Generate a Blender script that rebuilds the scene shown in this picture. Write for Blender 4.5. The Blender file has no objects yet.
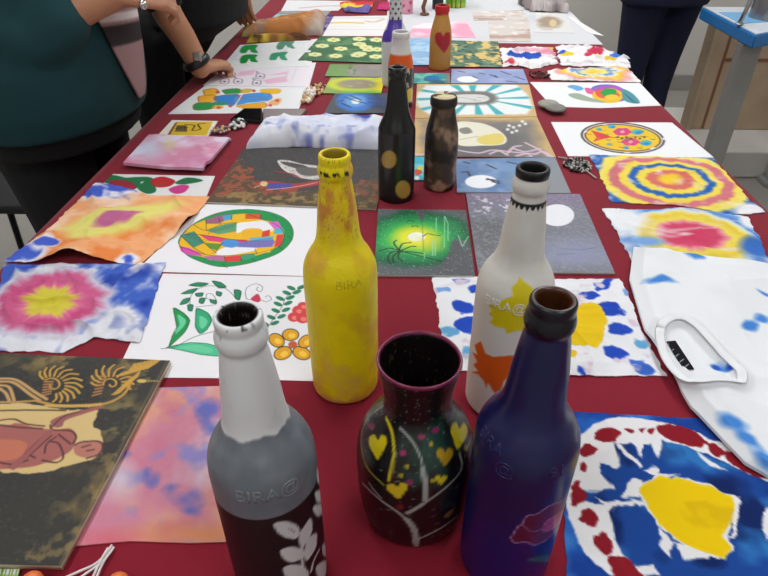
import bpy, bmesh, math, random
import numpy as np
from mathutils import Vector, Matrix
random.seed(7); RNG = np.random.RandomState(11)
S = bpy.context.scene; COL = S.collection
T = 0.75                                   # height of the table top
# ------------------------------------------------------------------ camera
PITCH, YAW, F = math.radians(35.3), math.radians(2.23), 609.0
CAM = np.array([0.0, 0.0, 1.25])
FW = np.array([-math.sin(YAW)*math.cos(PITCH), math.cos(YAW)*math.cos(PITCH), -math.sin(PITCH)])
RT = np.array([math.cos(YAW), math.sin(YAW), 0.0]); UP = np.cross(RT, FW)
cd = bpy.data.cameras.new('camera'); cam = bpy.data.objects.new('camera', cd); COL.objects.link(cam)
cd.sensor_width = 36; cd.lens = F/768*36; cd.clip_start = .02
cam.location = CAM; cam.rotation_euler = (math.pi/2-PITCH, 0, YAW); S.camera = cam
def ray(px, py):
    d = FW*F + RT*(px-384.0) - UP*(py-288.0); return d/np.linalg.norm(d)
def at(px, py, z=T):                       # measured point -> place on a level plane
    d = ray(px, py); return CAM + d*((z-CAM[2])/d[2])
def atY(px, py, y):                        # measured point -> place on the upright plane Y = y
    d = ray(px, py); return CAM + d*((y-CAM[1])/d[1])
def crop(x0, y0, s):                       # coordinates read off an enlarged detail
    return lambda *p: [(x0+a*s, y0+b*s) for a, b in p]
# ------------------------------------------------------------------ noise
def _h(ix, iy, s):
    v = np.sin(ix*127.1+iy*311.7+s*74.7)*43758.5453; return v-np.floor(v)
def vn(x, y, s=0):
    ix, iy = np.floor(x), np.floor(y); fx, fy = x-ix, y-iy
    fx = fx*fx*(3-2*fx); fy = fy*fy*(3-2*fy)
    a, b, c, d = _h(ix,iy,s), _h(ix+1,iy,s), _h(ix,iy+1,s), _h(ix+1,iy+1,s)
    return a+(b-a)*fx+(c-a)*fy+(a-b-c+d)*fx*fy
def fbm(x, y, s=0, o=4):
    r = 0; a = .5; t = 0
    for k in range(o):
        r = r+a*vn(x*2**k, y*2**k, s+k*3.1); t += a; a *= .5
    return r/t
# ------------------------------------------------------------------ colour
def lin(c):
    c = np.asarray(c, float)/255.0
    return np.where(c <= .04045, c/12.92, ((c+.055)/1.055)**2.4)
def smooth_pts(p, closed=True, n=7):
    p = [np.array(q, float) for q in p]; m = len(p)
    if m < 3: return p
    out = []
    for i in range(m if closed else m-1):
        if closed: a, b, c, d = p[i-1], p[i], p[(i+1) % m], p[(i+2) % m]
        else: a, b, c, d = p[max(i-1,0)], p[i], p[i+1], p[min(i+2,m-1)]
        for k in range(n):
            t = k/n
            out.append(.5*((2*b)+(-a+c)*t+(2*a-5*b+4*c-d)*t*t+(-a+3*b-3*c+d)*t**3))
    if not closed: out.append(p[-1])
    return out
def seg_dist(P, A, closed):
    n = len(A); best = np.full(len(P), 1e9); ins = np.zeros(len(P), bool)
    for i in range(n if closed else n-1):
        a, b = A[i], A[(i+1) % n]; d = b-a; L = d@d
        t = np.clip(((P-a)@d)/L, 0, 1) if L > 1e-14 else np.zeros(len(P))
        q = P-a-t[:,None]*d; best = np.minimum(best, np.einsum('ij,ij->i', q, q))
        if closed and a[1] != b[1]:
            c = (a[1] > P[:,1]) != (b[1] > P[:,1])
            ins ^= c & (P[:,0] < (b[0]-a[0])*(P[:,1]-a[1])/(b[1]-a[1])+a[0])
    return np.sqrt(best), ins
class Cv:                                  # a surface being painted: P are design coordinates in metres
    def __init__(s, P, conv, aa):
        s.P = P; s.conv = conv; s.aa = aa; s.c = np.zeros((len(P), 3)); s.n = {}
    def C(s, pts): return [np.array(s.conv(*p)[:2]) for p in pts]
    def fill(s, c): s.c[:] = c
    def blend(s, m, c):
        s.c += (np.asarray(c, float)-s.c)*np.clip(m, 0, 1)[:,None]
    def N(s, scale, seed=0, o=4): return fbm(s.P[:,0]*scale, s.P[:,1]*scale, seed, o)
    def warp(s, amp, scale, seed):
        if not amp: return s.P
        return s.P+amp*np.stack([s.N(scale, seed, 3)-.5, s.N(scale, seed+9, 3)-.5], 1)*2
    def mask(s, pts, closed=True, rnd=False, w=0, soft=None, rag=0, scale=120, seed=1):
        soft = s.aa if soft is None else soft
        A = s.C(smooth_pts(pts, closed) if rnd else pts); A = [np.asarray(a) for a in A]
        lo = np.min(A, 0)-w-soft-2*rag; hi = np.max(A, 0)+w+soft+2*rag
        k = np.where((s.P[:,0] > lo[0]) & (s.P[:,0] < hi[0]) & (s.P[:,1] > lo[1]) & (s.P[:,1] < hi[1]))[0]
        m = np.zeros(len(s.P))
        if not len(k): return m
        Q = s.P[k]
        if rag:
            Q = Q+rag*np.stack([fbm(Q[:,0]*scale, Q[:,1]*scale, seed, 3)-.5, fbm(Q[:,0]*scale, Q[:,1]*scale, seed+5, 3)-.5], 1)*2
        d, ins = seg_dist(Q, A, closed)
        sd = np.where(ins, d, -d) if closed else w/2-d
        m[k] = np.clip(.5+sd/max(soft, 1e-6), 0, 1); return m
    def poly(s, pts, c, rnd=False, a=1, **k): s.blend(a*s.mask(pts, True, rnd, **k), c)
    def blob(s, pts, c, **k): s.poly(pts, c, True, **k)
    def line(s, pts, w, c, rnd=True, a=1, **k): s.blend(a*s.mask(pts, False, rnd, w=w/1000.0, **k), c)
    def ell(s, x, y, rx, ry, c, ang=0, a=1, **k):
        ca, sa = math.cos(math.radians(ang)), math.sin(math.radians(ang))
        s.poly([(x+rx*math.cos(t)*ca-ry*math.sin(t)*sa, y+rx*math.cos(t)*sa+ry*math.sin(t)*ca) for t in np.linspace(0, 2*math.pi, 28, False)], c, a=a, **k)
    def field(s, x, y, rx, ry, ang=0):     # normalised elliptical distance and angle around a point
        ca, sa = math.cos(math.radians(ang)), math.sin(math.radians(ang))
        c = np.array(s.conv(x, y)[:2])
        u = (np.array(s.conv(x+rx*ca, y+rx*sa)[:2])-np.array(s.conv(x-rx*ca, y-rx*sa)[:2]))/2
        v = (np.array(s.conv(x-ry*sa, y+ry*ca)[:2])-np.array(s.conv(x+ry*sa, y-ry*ca)[:2]))/2
        q = (s.P-c)@np.linalg.inv(np.array([u, v])); return np.hypot(q[:,0], q[:,1]), np.arctan2(q[:,1], q[:,0])
    def dye(s, x, y, rx, ry, stops, ang=0, warp=.25, scale=25, streak=.15, ns=14, seed=3, a=1):
        t, th = s.field(x, y, rx, ry, ang)
        t = t*(1+warp*(s.N(scale, seed)-.5)*2)+streak*(fbm(np.cos(th)*ns*.5+7, np.sin(th)*ns*.5+t*1.5, seed+4, 3)-.5)*2*np.clip(t*2, 0, 1)
        ts = [q[0] for q in stops]; cs = np.array([q[1] for q in stops], float)
        c = np.stack([np.interp(t, ts, cs[:,k]) for k in range(3)], 1)
        s.c += (c-s.c)*a; return t, th
    def speck(s, scale, thr, c, seed=2, a=1, mask=1):
        s.blend(a*np.clip((s.N(scale, seed, 2)-thr)*14, 0, 1)*mask, c)
# ------------------------------------------------------------------ materials
MAT = {}
def nodes(name):
    m = bpy.data.materials.new(name); m.use_nodes = True; nt = m.node_tree; return m, nt, nt.nodes['Principled BSDF']
def addbump(nt, b, scale, strength, dist=.001, wave=False):
    tc = nt.nodes.new('ShaderNodeTexCoord'); n = nt.nodes.new('ShaderNodeTexNoise')
    n.inputs['Scale'].default_value = scale; n.inputs['Detail'].default_value = 4
    bp = nt.nodes.new('ShaderNodeBump'); bp.inputs['Strength'].default_value = strength; bp.inputs['Distance'].default_value = dist
    nt.links.new(tc.outputs['Object'], n.inputs['Vector']); nt.links.new(n.outputs['Fac'], bp.inputs['Height']); nt.links.new(bp.outputs['Normal'], b.inputs['Normal'])
def paintmat(name, rough=.6, bs=900, bst=.3, spec=.4, coat=0):
    m, nt, b = nodes(name); a = nt.nodes.new('ShaderNodeVertexColor'); a.layer_name = 'paint'
    nt.links.new(a.outputs['Color'], b.inputs['Base Color']); b.inputs['Roughness'].default_value = rough
    b.inputs['Specular IOR Level'].default_value = spec; b.inputs['Coat Weight'].default_value = coat; b.inputs['Coat Roughness'].default_value = .15
    if bst: addbump(nt, b, bs, bst)
    MAT[name] = m; return m
def plain(name, c, rough=.5, metal=0, bs=0, bst=0, var=0, vs=8, spec=.5, emit=0, trans=0):
    m, nt, b = nodes(name); l = lin(c); b.inputs['Base Color'].default_value = (*l, 1)
    b.inputs['Roughness'].default_value = rough; b.inputs['Metallic'].default_value = metal; b.inputs['Specular IOR Level'].default_value = spec
    if trans: b.inputs['Transmission Weight'].default_value = trans
    if var:
        tc = nt.nodes.new('ShaderNodeTexCoord'); n = nt.nodes.new('ShaderNodeTexNoise'); n.inputs['Scale'].default_value = vs; n.inputs['Detail'].default_value = 5
        r = nt.nodes.new('ShaderNodeValToRGB'); r.color_ramp.elements[0].position = .3; r.color_ramp.elements[1].position = .7
        r.color_ramp.elements[0].color = (*(l*(1-var)), 1); r.color_ramp.elements[1].color = (*np.clip(l*(1+var), 0, 1), 1)
        nt.links.new(tc.outputs['Object'], n.inputs['Vector']); nt.links.new(n.outputs['Fac'], r.inputs['Fac']); nt.links.new(r.outputs['Color'], b.inputs['Base Color'])
    if bst: addbump(nt, b, bs, bst, .002)
    if emit: b.inputs['Emission Color'].default_value = (*l, 1); b.inputs['Emission Strength'].default_value = emit
    MAT[name] = m; return m
paintmat('painted_paper', .75, 300, .08); paintmat('painted_cloth', .95, 1400, .35, .15); paintmat('painted_canvas', .6, 1500, .5, .35)
paintmat('matte_glass_paint', .42, 350, .12, .4); paintmat('gloss_glass_paint', .3, 300, .06, .5); paintmat('lumpy_paint', .5, 260, .5, .4)
# ------------------------------------------------------------------ objects
def tag(o, label=None, cat=None, group=None, kind=None):
    if label: o['label'] = label
    if cat: o['category'] = cat
    if group: o['group'] = group
    if kind: o['kind'] = kind
    return o
def empty(name, loc, label, cat, group=None):
    o = bpy.data.objects.new(name, None); COL.objects.link(o); o.location = Vector(loc); o.empty_display_size = .05
    return tag(o, label, cat, group)
def link(name, me, mat, parent=None, smooth=True):
    o = bpy.data.objects.new(name, me); COL.objects.link(o)
    if mat: me.materials.append(MAT[mat] if isinstance(mat, str) else mat)
    if smooth: me.polygons.foreach_set('use_smooth', [True]*len(me.polygons))
    if parent:
        me.transform(Matrix.Translation(-Vector(parent_loc(parent)))); o.parent = parent
    return o
def parent_loc(p):
    v = Vector(p.location)
    while p.parent: p = p.parent; v += Vector(p.location)
    return v
def np_mesh(name, V, Fc, cols=None):
    me = bpy.data.meshes.new(name); me.from_pydata(np.asarray(V).tolist(), [], Fc)
    if cols is not None:
        a = me.color_attributes.new('paint', 'FLOAT_COLOR', 'POINT')
        a.data.foreach_set('color', np.concatenate([lin(cols), np.ones((len(cols), 1))], 1).astype(np.float32).ravel())
    me.update(); return me
def bm_obj(name, bm, mat, parent=None, smooth=False):
    me = bpy.data.meshes.new(name); bmesh.ops.recalc_face_normals(bm, faces=bm.faces); bm.to_mesh(me); bm.free()
    return link(name, me, mat, parent, smooth)
def box(bm, c, s, bev=0, rz=0, rx=0, ry=0):
    g = bmesh.ops.create_cube(bm, size=1); v = g['verts']
    M = Matrix.Translation(c) @ Matrix.Rotation(rz,4,'Z') @ Matrix.Rotation(rx,4,'X') @ Matrix.Rotation(ry,4,'Y') @ Matrix.Diagonal((*s,1))
    bmesh.ops.transform(bm, matrix=M, verts=v)
    if bev:
        e = list({e for q in v for e in q.link_edges}); bmesh.ops.bevel(bm, geom=e, offset=bev, segments=2, affect='EDGES', profile=.5)
def prism(bm, pts, z0, z1):
    a = [bm.verts.new((p[0],p[1],z0)) for p in pts]; b = [bm.verts.new((p[0],p[1],z1)) for p in pts]; n = len(pts)
    bm.faces.new(a[::-1]); bm.faces.new(b)
    for i in range(n): bm.faces.new((a[i], a[(i+1)%n], b[(i+1)%n], b[i]))
def ball(bm, c, r, sx=1, sy=1, sz=1, seg=12):
    g = bmesh.ops.create_uvsphere(bm, u_segments=seg, v_segments=max(6,seg*2//3), radius=r)
    bmesh.ops.transform(bm, matrix=Matrix.Translation(c) @ Matrix.Diagonal((sx,sy,sz,1)), verts=g['verts'])
def tube(bm, pts, r, n=8, flat=None):
    pts = [Vector(p) for p in pts]; m = len(pts); R = r if hasattr(r, '__len__') else [r]*m
    rings = []; up = None
    for i, p in enumerate(pts):
        t = (pts[min(i+1,m-1)]-pts[max(i-1,0)]).normalized()
        if up is None:
            up = Vector((0,0,1)) if abs(t.z) < .9 else Vector((0,1,0))
        u = (up-t*up.dot(t)).normalized(); w = t.cross(u); up = u
        a = R[i] if hasattr(R[i], '__len__') else (R[i], R[i])
        rings.append([bm.verts.new(p+w*a[0]*math.cos(2*math.pi*k/n)+u*a[1]*math.sin(2*math.pi*k/n)) for k in range(n)])
    for i in range(m-1):
        for k in range(n): bm.faces.new((rings[i][k], rings[i][(k+1)%n], rings[i+1][(k+1)%n], rings[i+1][k]))
    bm.faces.new(rings[0][::-1]); bm.faces.new(rings[-1])
def resample(P, n):
    P = np.asarray(P, float); d = np.r_[0, np.cumsum(np.linalg.norm(np.diff(P, axis=0), axis=1))]
    t = np.linspace(0, d[-1], n); return np.stack([np.interp(t, d, P[:,k]) for k in range(P.shape[1])], 1)
LAID = []                                  # what already lies on the table: (outline, top)
def support(P, soft=.006):
    h = np.zeros(len(P))
    for poly, top in LAID:
        lo, hi = poly.min(0)-.02, poly.max(0)+.02
        k = np.where((P > lo).all(1) & (P < hi).all(1))[0]
        if not len(k): continue
        d, ins = seg_dist(P[k], list(poly), True); sd = np.where(ins, d, -d)
        h[k] = np.maximum(h[k], top*np.clip((sd+soft)/soft, 0, 1))
    return h
def sheet(name, label, cat, c4, paint, th=.0006, z=0, step=.0016, mids={}, mat='painted_paper', edge=None, drape=False, zf=None, rag=0, rough_edges=0,
          group=None, parent=None, soft=.006, lay=True):
    """a thin thing lying on the table; c4 = its four corners far-left, far-right, near-right, near-left"""
    zt = T+z+th
    W = lambda pts: [at(x, y, zt)[:2] for x, y in pts]
    t = [c4[0]]+mids.get('t', [])+[c4[1]]; r = [c4[1]]+mids.get('r', [])+[c4[2]]; b = [c4[3]]+mids.get('b', [])+[c4[2]]; l = [c4[0]]+mids.get('l', [])+[c4[3]]
    if mids.get('rnd'): t, r, b, l = [smooth_pts(q, False) for q in (t, r, b, l)]
    t, r, b, l = [np.array(W(q)) for q in (t, r, b, l)]
    ln = lambda q: np.linalg.norm(np.diff(q, axis=0), axis=1).sum()
    nu = max(4, int(max(ln(t), ln(b))/step)); nv = max(4, int(max(ln(l), ln(r))/step))
    t, b, l, r = resample(t, nu), resample(b, nu), resample(l, nv), resample(r, nv)
    if rag:
        for q, sd in ((t,1),(b,2),(l,3),(r,4)):
            s_ = np.linspace(0, ln(q), len(q)); w = np.minimum(1, np.minimum(s_, s_[-1]-s_)/.01)
            q[:] = q+rag*w[:,None]*(np.stack([fbm(s_*90, s_*0+sd*9.3, sd, 3), fbm(s_*90, s_*0+sd*5.7, sd+3, 3)], 1)-.5)*2
    u = np.linspace(0, 1, nu)[None,:,None]; v = np.linspace(0, 1, nv)[:,None,None]
    G = (1-v)*t[None]+v*b[None]+(1-u)*l[:,None]+u*r[:,None]-((1-u)*(1-v)*t[0]+u*(1-v)*t[-1]+(1-u)*v*b[0]+u*v*b[-1])
    P = G.reshape(-1, 2); U = np.broadcast_to(u[...,0], (nv,nu)).ravel(); V = np.broadcast_to(v[...,0], (nv,nu)).ravel()
    base = support(P, soft) if drape else np.zeros(len(P))
    Z = T+z+th+base
    if zf: Z = Z+zf(P, U, V)
    cv = Cv(P, lambda x, y: at(x, y, zt), step); cv.U, cv.V = U, V; paint(cv); cv.c = np.clip(cv.c, 3, 245)
    I = np.arange(nu*nv).reshape(nv, nu)
    rim = np.concatenate([I[0,:-1], I[:-1,-1], I[-1,:0:-1], I[:0:-1,0]]); n = len(rim); N0 = nu*nv
    e1 = np.c_[P[rim], Z[rim]]; e0 = np.c_[P[rim], (Z[rim]-th) if drape or zf else np.full(n, T+z)]
    if zf and not drape: e0[:,2] = np.maximum(T+z, e0[:,2]-.002*0)
    VV = np.concatenate([np.c_[P, Z], e1, e0])
    ec = cv.c[rim] if edge is None else np.tile(np.array(edge, float), (n,1))
    CC = np.concatenate([cv.c, ec, ec])
    q = np.stack([I[:-1,:-1].ravel(), I[1:,:-1].ravel(), I[1:,1:].ravel(), I[:-1,1:].ravel()], 1).tolist()
    for i in range(n):
        j = (i+1) % n; q.append([N0+i, N0+j, N0+n+j, N0+n+i])
    if drape or zf:                        # a soft thing has a real underside
        M0 = len(VV); VV = np.concatenate([VV, np.c_[P, Z-th]]); CC = np.concatenate([CC, cv.c])
        q += np.stack([I[:-1,:-1].ravel(), I[:-1,1:].ravel(), I[1:,1:].ravel(), I[1:,:-1].ravel()], 1).__add__(M0).tolist()
    else: q.append([N0+n+i for i in range(n)])
    o = link(name, np_mesh(name, VV, q, CC), mat, parent)
    k = np.linspace(0, n-1, 48).astype(int)
    if lay: LAID.append((P[rim][k], z+th+(float(np.median(base)) if drape else 0)))
    if label: tag(o, label, cat, group)
    return o
def crumple(amp, sc=14, seed=1, fine=.25, edge=.0, lift=0):
    def f(P, U, V):
        x, y = P[:,0]*sc, P[:,1]*sc
        r = 1-np.abs(fbm(x, y, seed, 3)-.5)*4; r = np.clip(r, 0, 1)**2
        g = (1-np.abs(fbm(x*.8+y*.5, y*.9-x*.4, seed+21, 2)-.5)*5).clip(0,1)**3; w = amp*(.45*r+.45*fbm(x*1.2, y*1.2, seed+5, 3)+.75*g+.6*fine*(1-np.abs(fbm(x*3, y*3, seed+8, 2)-.5)*4).clip(0,1))
        e = np.minimum(np.minimum(U, 1-U), np.minimum(V, 1-V)); return w*np.clip(.25+e*8, 0, 1)+edge*np.exp(-e*30)
    return f
def flat(P, U, V): return np.zeros(len(P))
# ------------------------------------------------------------------ turned things (bottles, vases)
def lathe(name, base, prof, paint, mat, parent, nth=150, step=.0014, rnd=True, lump=0):
    """prof: (radius, height) from the bottom centre outside up, over the lip and down inside"""
    pr = np.array(smooth_pts(prof, False, 8) if rnd else prof); pr[:,0] = np.maximum(pr[:,0], 0)
    L = np.linalg.norm(np.diff(pr, axis=0), axis=1).sum(); pr = resample(pr, int(L/step))
    top = int(np.argmax(pr[:,1])); nr = len(pr); th = np.linspace(-math.pi, math.pi, nth, False)
    a0 = math.atan2(-base[1], -base[0])      # angle towards the viewer's side: seam at the back
    R = pr[:,0][:,None]; TH = th[None,:]
    X = base[0]+R*np.cos(TH+a0); Y = base[1]+R*np.sin(TH+a0); Z = base[2]+pr[:,1][:,None]+0*TH
    z_, r_ = pr[:top+1,1], pr[:top+1,0]
    def conv(px, py):
        d = ray(px, py); c = np.array(base); hd = np.hypot(d[0], d[1]); tm = np.hypot(*(c-CAM)[:2])/hd
        ts = np.linspace(tm-.12, tm+.12, 1600); Q = CAM+d*ts[:,None]; rr = np.hypot(Q[:,0]-c[0], Q[:,1]-c[1]); zz = Q[:,2]-c[2]
        hit = rr <= np.interp(zz, z_, r_, left=0, right=0)
        i = int(np.argmax(hit)) if hit.any() else int(np.argmin(np.where((zz>0)&(zz<z_[-1]), rr-np.interp(zz, z_, r_), 9)))
        a = math.atan2(Q[i,1]-c[1], Q[i,0]-c[0])-a0; a = (a+math.pi) % (2*math.pi)-math.pi
        return np.array([a*RREF, zz[i]])
    RREF = float(pr[:,0].max())
    TT = np.broadcast_to(TH, X.shape); cv = Cv(np.stack([(TT*RREF).ravel(), (Z-base[2]).ravel()], 1), conv, .0014)
    cv.inside = np.repeat(np.arange(nr) > top, nth); cv.zh = (Z-base[2]).ravel(); cv.th = TT.ravel(); paint(cv); cv.c = np.clip(cv.c, 3, 245)
    if lump:
        k = 1+lump*(fbm(TT*RREF*160, Z*160, 4, 4)-.5); X = base[0]+(X-base[0])*k; Y = base[1]+(Y-base[1])*k
    I = np.arange(nr*nth).reshape(nr, nth); J = np.roll(I, -1, 1)
    q = np.stack([I[:-1].ravel(), J[:-1].ravel(), J[1:].ravel(), I[1:].ravel()], 1).tolist()
    V = np.stack([X.ravel(), Y.ravel(), Z.ravel()], 1)
    q.append(I[0][::-1].tolist()); q.append(I[-1].tolist())
    o = link(name, np_mesh(name, V, q, cv.c), mat, parent); o['_r'] = 0; del o['_r']
    def surf(a, z, off=0):
        r = float(np.interp(z, z_, r_))+off; return (base[0]+r*math.cos(a+a0), base[1]+r*math.sin(a+a0), base[2]+z)
    return o, conv, surf, RREF
def emboss(name, text, surf, a_mid, z_mid, size, r, mat, parent, depth=.00035, arc=0):
    cu = bpy.data.curves.new(name, 'FONT'); cu.body = text; cu.size = size; cu.align_x = 'CENTER'; cu.extrude = depth; cu.resolution_u = 3
    o = bpy.data.objects.new(name, cu); COL.objects.link(o); dg = bpy.context.evaluated_depsgraph_get()
    me = bpy.data.meshes.new_from_object(o.evaluated_get(dg)); bpy.data.objects.remove(o)
    bm = bmesh.new(); bm.from_mesh(me); bmesh.ops.remove_doubles(bm, verts=bm.verts, dist=1e-6)
    bmesh.ops.subdivide_edges(bm, edges=[e for e in bm.edges if e.calc_length() > .003], cuts=2); bm.to_mesh(me); bm.free()
    for v in me.vertices: v.co = surf(a_mid+v.co.x/r, z_mid+v.co.y, v.co.z)
    return link(name, me, mat, parent)
# ================================================================== the room
def struct(name, bm, mat): return tag(bm_obj(name, bm, mat), kind='structure')
plain('floor_tile', (150,146,140), .45, var=.06, vs=3); plain('wall_paint', (205,202,196), .8, bs=60, bst=.05, var=.02, vs=2)
plain('ceiling_paint', (225,224,220), .9); plain('skirting', (150,148,145), .6); plain('white_plinth', (214,212,206), .6, var=.03)
bm = bmesh.new(); box(bm, (0,1.2,-.05), (6.6,6.2,.1)); struct('floor', bm, 'floor_tile')
bm = bmesh.new(); box(bm, (0,1.2,3.05), (6.6,6.2,.1)); struct('ceiling', bm, 'ceiling_paint')
bm = bmesh.new(); box(bm, (0,4.15,1.5), (6.4,.1,3)); struct('wall_back', bm, 'wall_paint')
bm = bmesh.new(); box(bm, (-3.15,1.2,1.5), (.1,6,3)); struct('wall_left', bm, 'wall_paint')
bm = bmesh.new(); box(bm, (3.15,1.2,1.5), (.1,6,3)); struct('wall_right', bm, 'wall_paint')
bm = bmesh.new(); box(bm, (0,-1.75,1.5), (6.4,.1,3)); struct('wall_front', bm, 'wall_paint')
bm = bmesh.new(); box(bm, (0,4.09,.05), (6.2,.02,.1), .004); struct('baseboard_back', bm, 'skirting')
bm = bmesh.new(); box(bm, (2.2,3.05,.065), (1.65,.62,.13), .008); struct('trim_1', bm, 'white_plinth')
plain('lamp_frame', (230,230,230), .5); plain('lamp_glow', (250,252,255), .5, emit=5)
LAMPS = [(-1.0,-.7,15),(1.0,-.7,15),(-1.0,1.75,17),(1.0,1.75,17),(-1.0,3.2,20),(1.0,3.2,20)]  # first two: unseen fill lamps added behind the camera to brighten the bottle fronts
for i, (x, y, w) in enumerate(LAMPS):
    r = empty('ceiling_light', (x,y,3.0), 'long white ceiling panel light, '+['added fill behind the camera on the left','added fill behind the camera on the right','above the near left of the table','above the near right of the table','above the far left of the table','above the far right of the table'][i], 'ceiling light', 'ceiling panel lights')
    bm = bmesh.new()
    for s in (-1,1): box(bm, (x+s*.16,y,2.98), (.02,1.24,.04)); box(bm, (x,y+s*.61,2.98), (.30,.02,.04))
    bm_obj('frame', bm, 'lamp_frame', r)
    bm = bmesh.new(); box(bm, (x,y,2.985), (.30,1.2,.02)); bm_obj('diffuser', bm, 'lamp_glow', r)
    ld = bpy.data.lights.new('lamp', 'AREA'); ld.shape = 'RECTANGLE'; ld.size = .3; ld.size_y = 1.2; ld.energy = w; ld.color = (.97,.99,1)
    lo = bpy.data.objects.new('lamp', ld); COL.objects.link(lo); lo.parent = r; lo.location = (0,0,-.035)
w = bpy.data.worlds.new('World'); S.world = w; w.use_nodes = True
w.node_tree.nodes['Background'].inputs[0].default_value = (.9,.95,1,1); w.node_tree.nodes['Background'].inputs[1].default_value = .2
S.view_settings.view_transform = 'Standard'; S.view_settings.look = 'None'; S.view_settings.exposure = -.12; S.view_settings.gamma = 1
# ------------------------------------------------------------------ table and its cloth
XC, HW, Y0, Y1 = .014, .612, .1, 3.12
m, nt, b = nodes('maroon_cloth'); b.inputs['Roughness'].default_value = .85; b.inputs['Specular IOR Level'].default_value = .25
b.inputs['Sheen Weight'].default_value = .1
tc = nt.nodes.new('ShaderNodeTexCoord'); n1 = nt.nodes.new('ShaderNodeTexNoise'); n1.inputs['Scale'].default_value = 5; n1.inputs['Detail'].default_value = 6
rp = nt.nodes.new('ShaderNodeValToRGB'); rp.color_ramp.elements[0].color = (*lin((116,9,30)),1); rp.color_ramp.elements[1].color = (*lin((134,14,40)),1)
nt.links.new(tc.outputs['Object'], n1.inputs['Vector']); nt.links.new(n1.outputs['Fac'], rp.inputs['Fac']); nt.links.new(rp.outputs['Color'], b.inputs['Base Color'])
wv = nt.nodes.new('ShaderNodeTexNoise'); wv.inputs['Scale'].default_value = 900; bp = nt.nodes.new('ShaderNodeBump'); bp.inputs['Strength'].default_value = .25; bp.inputs['Distance'].default_value = .001
nt.links.new(tc.outputs['Object'], wv.inputs['Vector']); nt.links.new(wv.outputs['Fac'], bp.inputs['Height']); nt.links.new(bp.outputs['Normal'], b.inputs['Normal'])
MAT['maroon_cloth'] = m
plain('table_wood', (120,95,70), .5, var=.1, vs=6); plain('steel', (150,150,152), .35, 1); plain('dark_metal', (28,28,30), .4, .6)
tb = empty('display_table', (XC,(Y0+Y1)/2,0), 'long display table under the dark red cloth', 'table')
bm = bmesh.new(); box(bm, (XC,(Y0+Y1)/2,.73), (2*HW-.02,Y1-Y0-.02,.026)); bm_obj('tabletop', bm, 'table_wood', tb)
for x in (-1,1):
    for y in (Y0+.1,(Y0+Y1)/2,Y1-.1):
        bm = bmesh.new(); box(bm, (XC+x*(HW-.06),y,.3585), (.035,.035,.717), .003); bm_obj('leg', bm, 'dark_metal', tb)
# the cloth: a shell that lies on the top and hangs over all four sides
def cloth_shell():
    xs = np.linspace(-HW, HW, 100); ys = np.linspace(Y0, Y1, 220); D = .34; nd = 14
    ux = np.r_[[-HW]*nd, xs, [HW]*nd]; uy = np.r_[[Y0]*nd, ys, [Y1]*nd]
    dx = np.r_[np.linspace(D, .012, nd), np.zeros(100), np.linspace(.012, D, nd)]; dy = np.r_[np.linspace(D, .012, nd), np.zeros(220), np.linspace(.012, D, nd)]
    sx = np.r_[-np.ones(nd), np.zeros(100), np.ones(nd)]; sy = np.r_[-np.ones(nd), np.zeros(220), np.ones(nd)]
    X, Y = np.meshgrid(ux, uy); DX, DY = np.meshgrid(dx, dy); SX, SY = np.meshgrid(sx, sy)
    drop = np.maximum(DX, DY); k = np.clip(drop/.34, 0, 1)
    wave = .018*k*np.sin(Y*22+np.sin(Y*5)*2)*(DX > 0)+.018*k*np.sin(X*24)*(DY > 0)
    X = X+XC+SX*(.004+.02*k+wave)*(DX >= DY)*(DX > 0)+SX*(.004+.02*k)*(DX > 0)*(DX < DY); Y = Y+SY*(.004+.02*k+wave)*(DY > 0)
    Z = T-drop
    V = np.stack([X.ravel(), Y.ravel(), Z.ravel()], 1); nv, nu = X.shape; I = np.arange(nu*nv).reshape(nv, nu)
    F_ = np.stack([I[:-1,:-1].ravel(), I[:-1,1:].ravel(), I[1:,1:].ravel(), I[1:,:-1].ravel()], 1).tolist()
    me = np_mesh('tablecloth', V, F_); o = link('tablecloth', me, 'maroon_cloth')
    so = o.modifiers.new('thickness', 'SOLIDIFY'); so.thickness = .0012; so.offset = -1
    return o
tag(cloth_shell(), 'dark red tablecloth spread over the whole long table', 'tablecloth')
# ================================================================== things lying flat on the table, near to far
CAN, CLO = 'painted_canvas', 'painted_cloth'
# --- pink and orange cloth beneath the near board
def p(cv):
    cv.fill((196,128,148)); n = cv.N(14, 1, 4); n2 = cv.N(11, 6, 4); n3 = cv.N(9, 12, 4)
    cv.blend((n-.45)*5, (212,156,128)); cv.blend((cv.N(16,12,4)-.5)*5, (200,186,200)); cv.blend((cv.N(24,21,4)-.55)*4,(190,112,136)); cv.blend((cv.N(30,25,4)-.6)*5,(140,130,186))
    for x, y, r in ((146,478,15),(183,500,16),(172,488,10),(150,482,10),(205,410,12),(212,430,10),(125,455,8),(190,512,10)):
        t, _ = cv.field(x, y, r*1.25, r*.85); cv.blend(np.clip(1.3-t-2.2*(cv.N(38,6,4)-.45), 0, 1)*.85, (88,102,178))
    t, _ = cv.field(120, 480, 26, 26); cv.blend((1.1-t)*.8, (200,192,206))
    t, _ = cv.field(200, 535, 90, 14); cv.blend((1.2-t)*.9, (206,132,96)); t, _ = cv.field(110, 540, 40, 14); cv.blend((1.2-t)*.8, (204,104,120))
sheet('tie_dye_cloth', 'pink and orange tie-dye cloth with blue blots, partly under the near dark board', 'cloth', [(152,388),(226,386),(252,541),(75,546)], p, .0012, mat=CLO, zf=crumple(.0015,10,3), mids={'b':[(130,541),(190,543)],'r':[(232,430)]}, group='tie-dye cloths')
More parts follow.
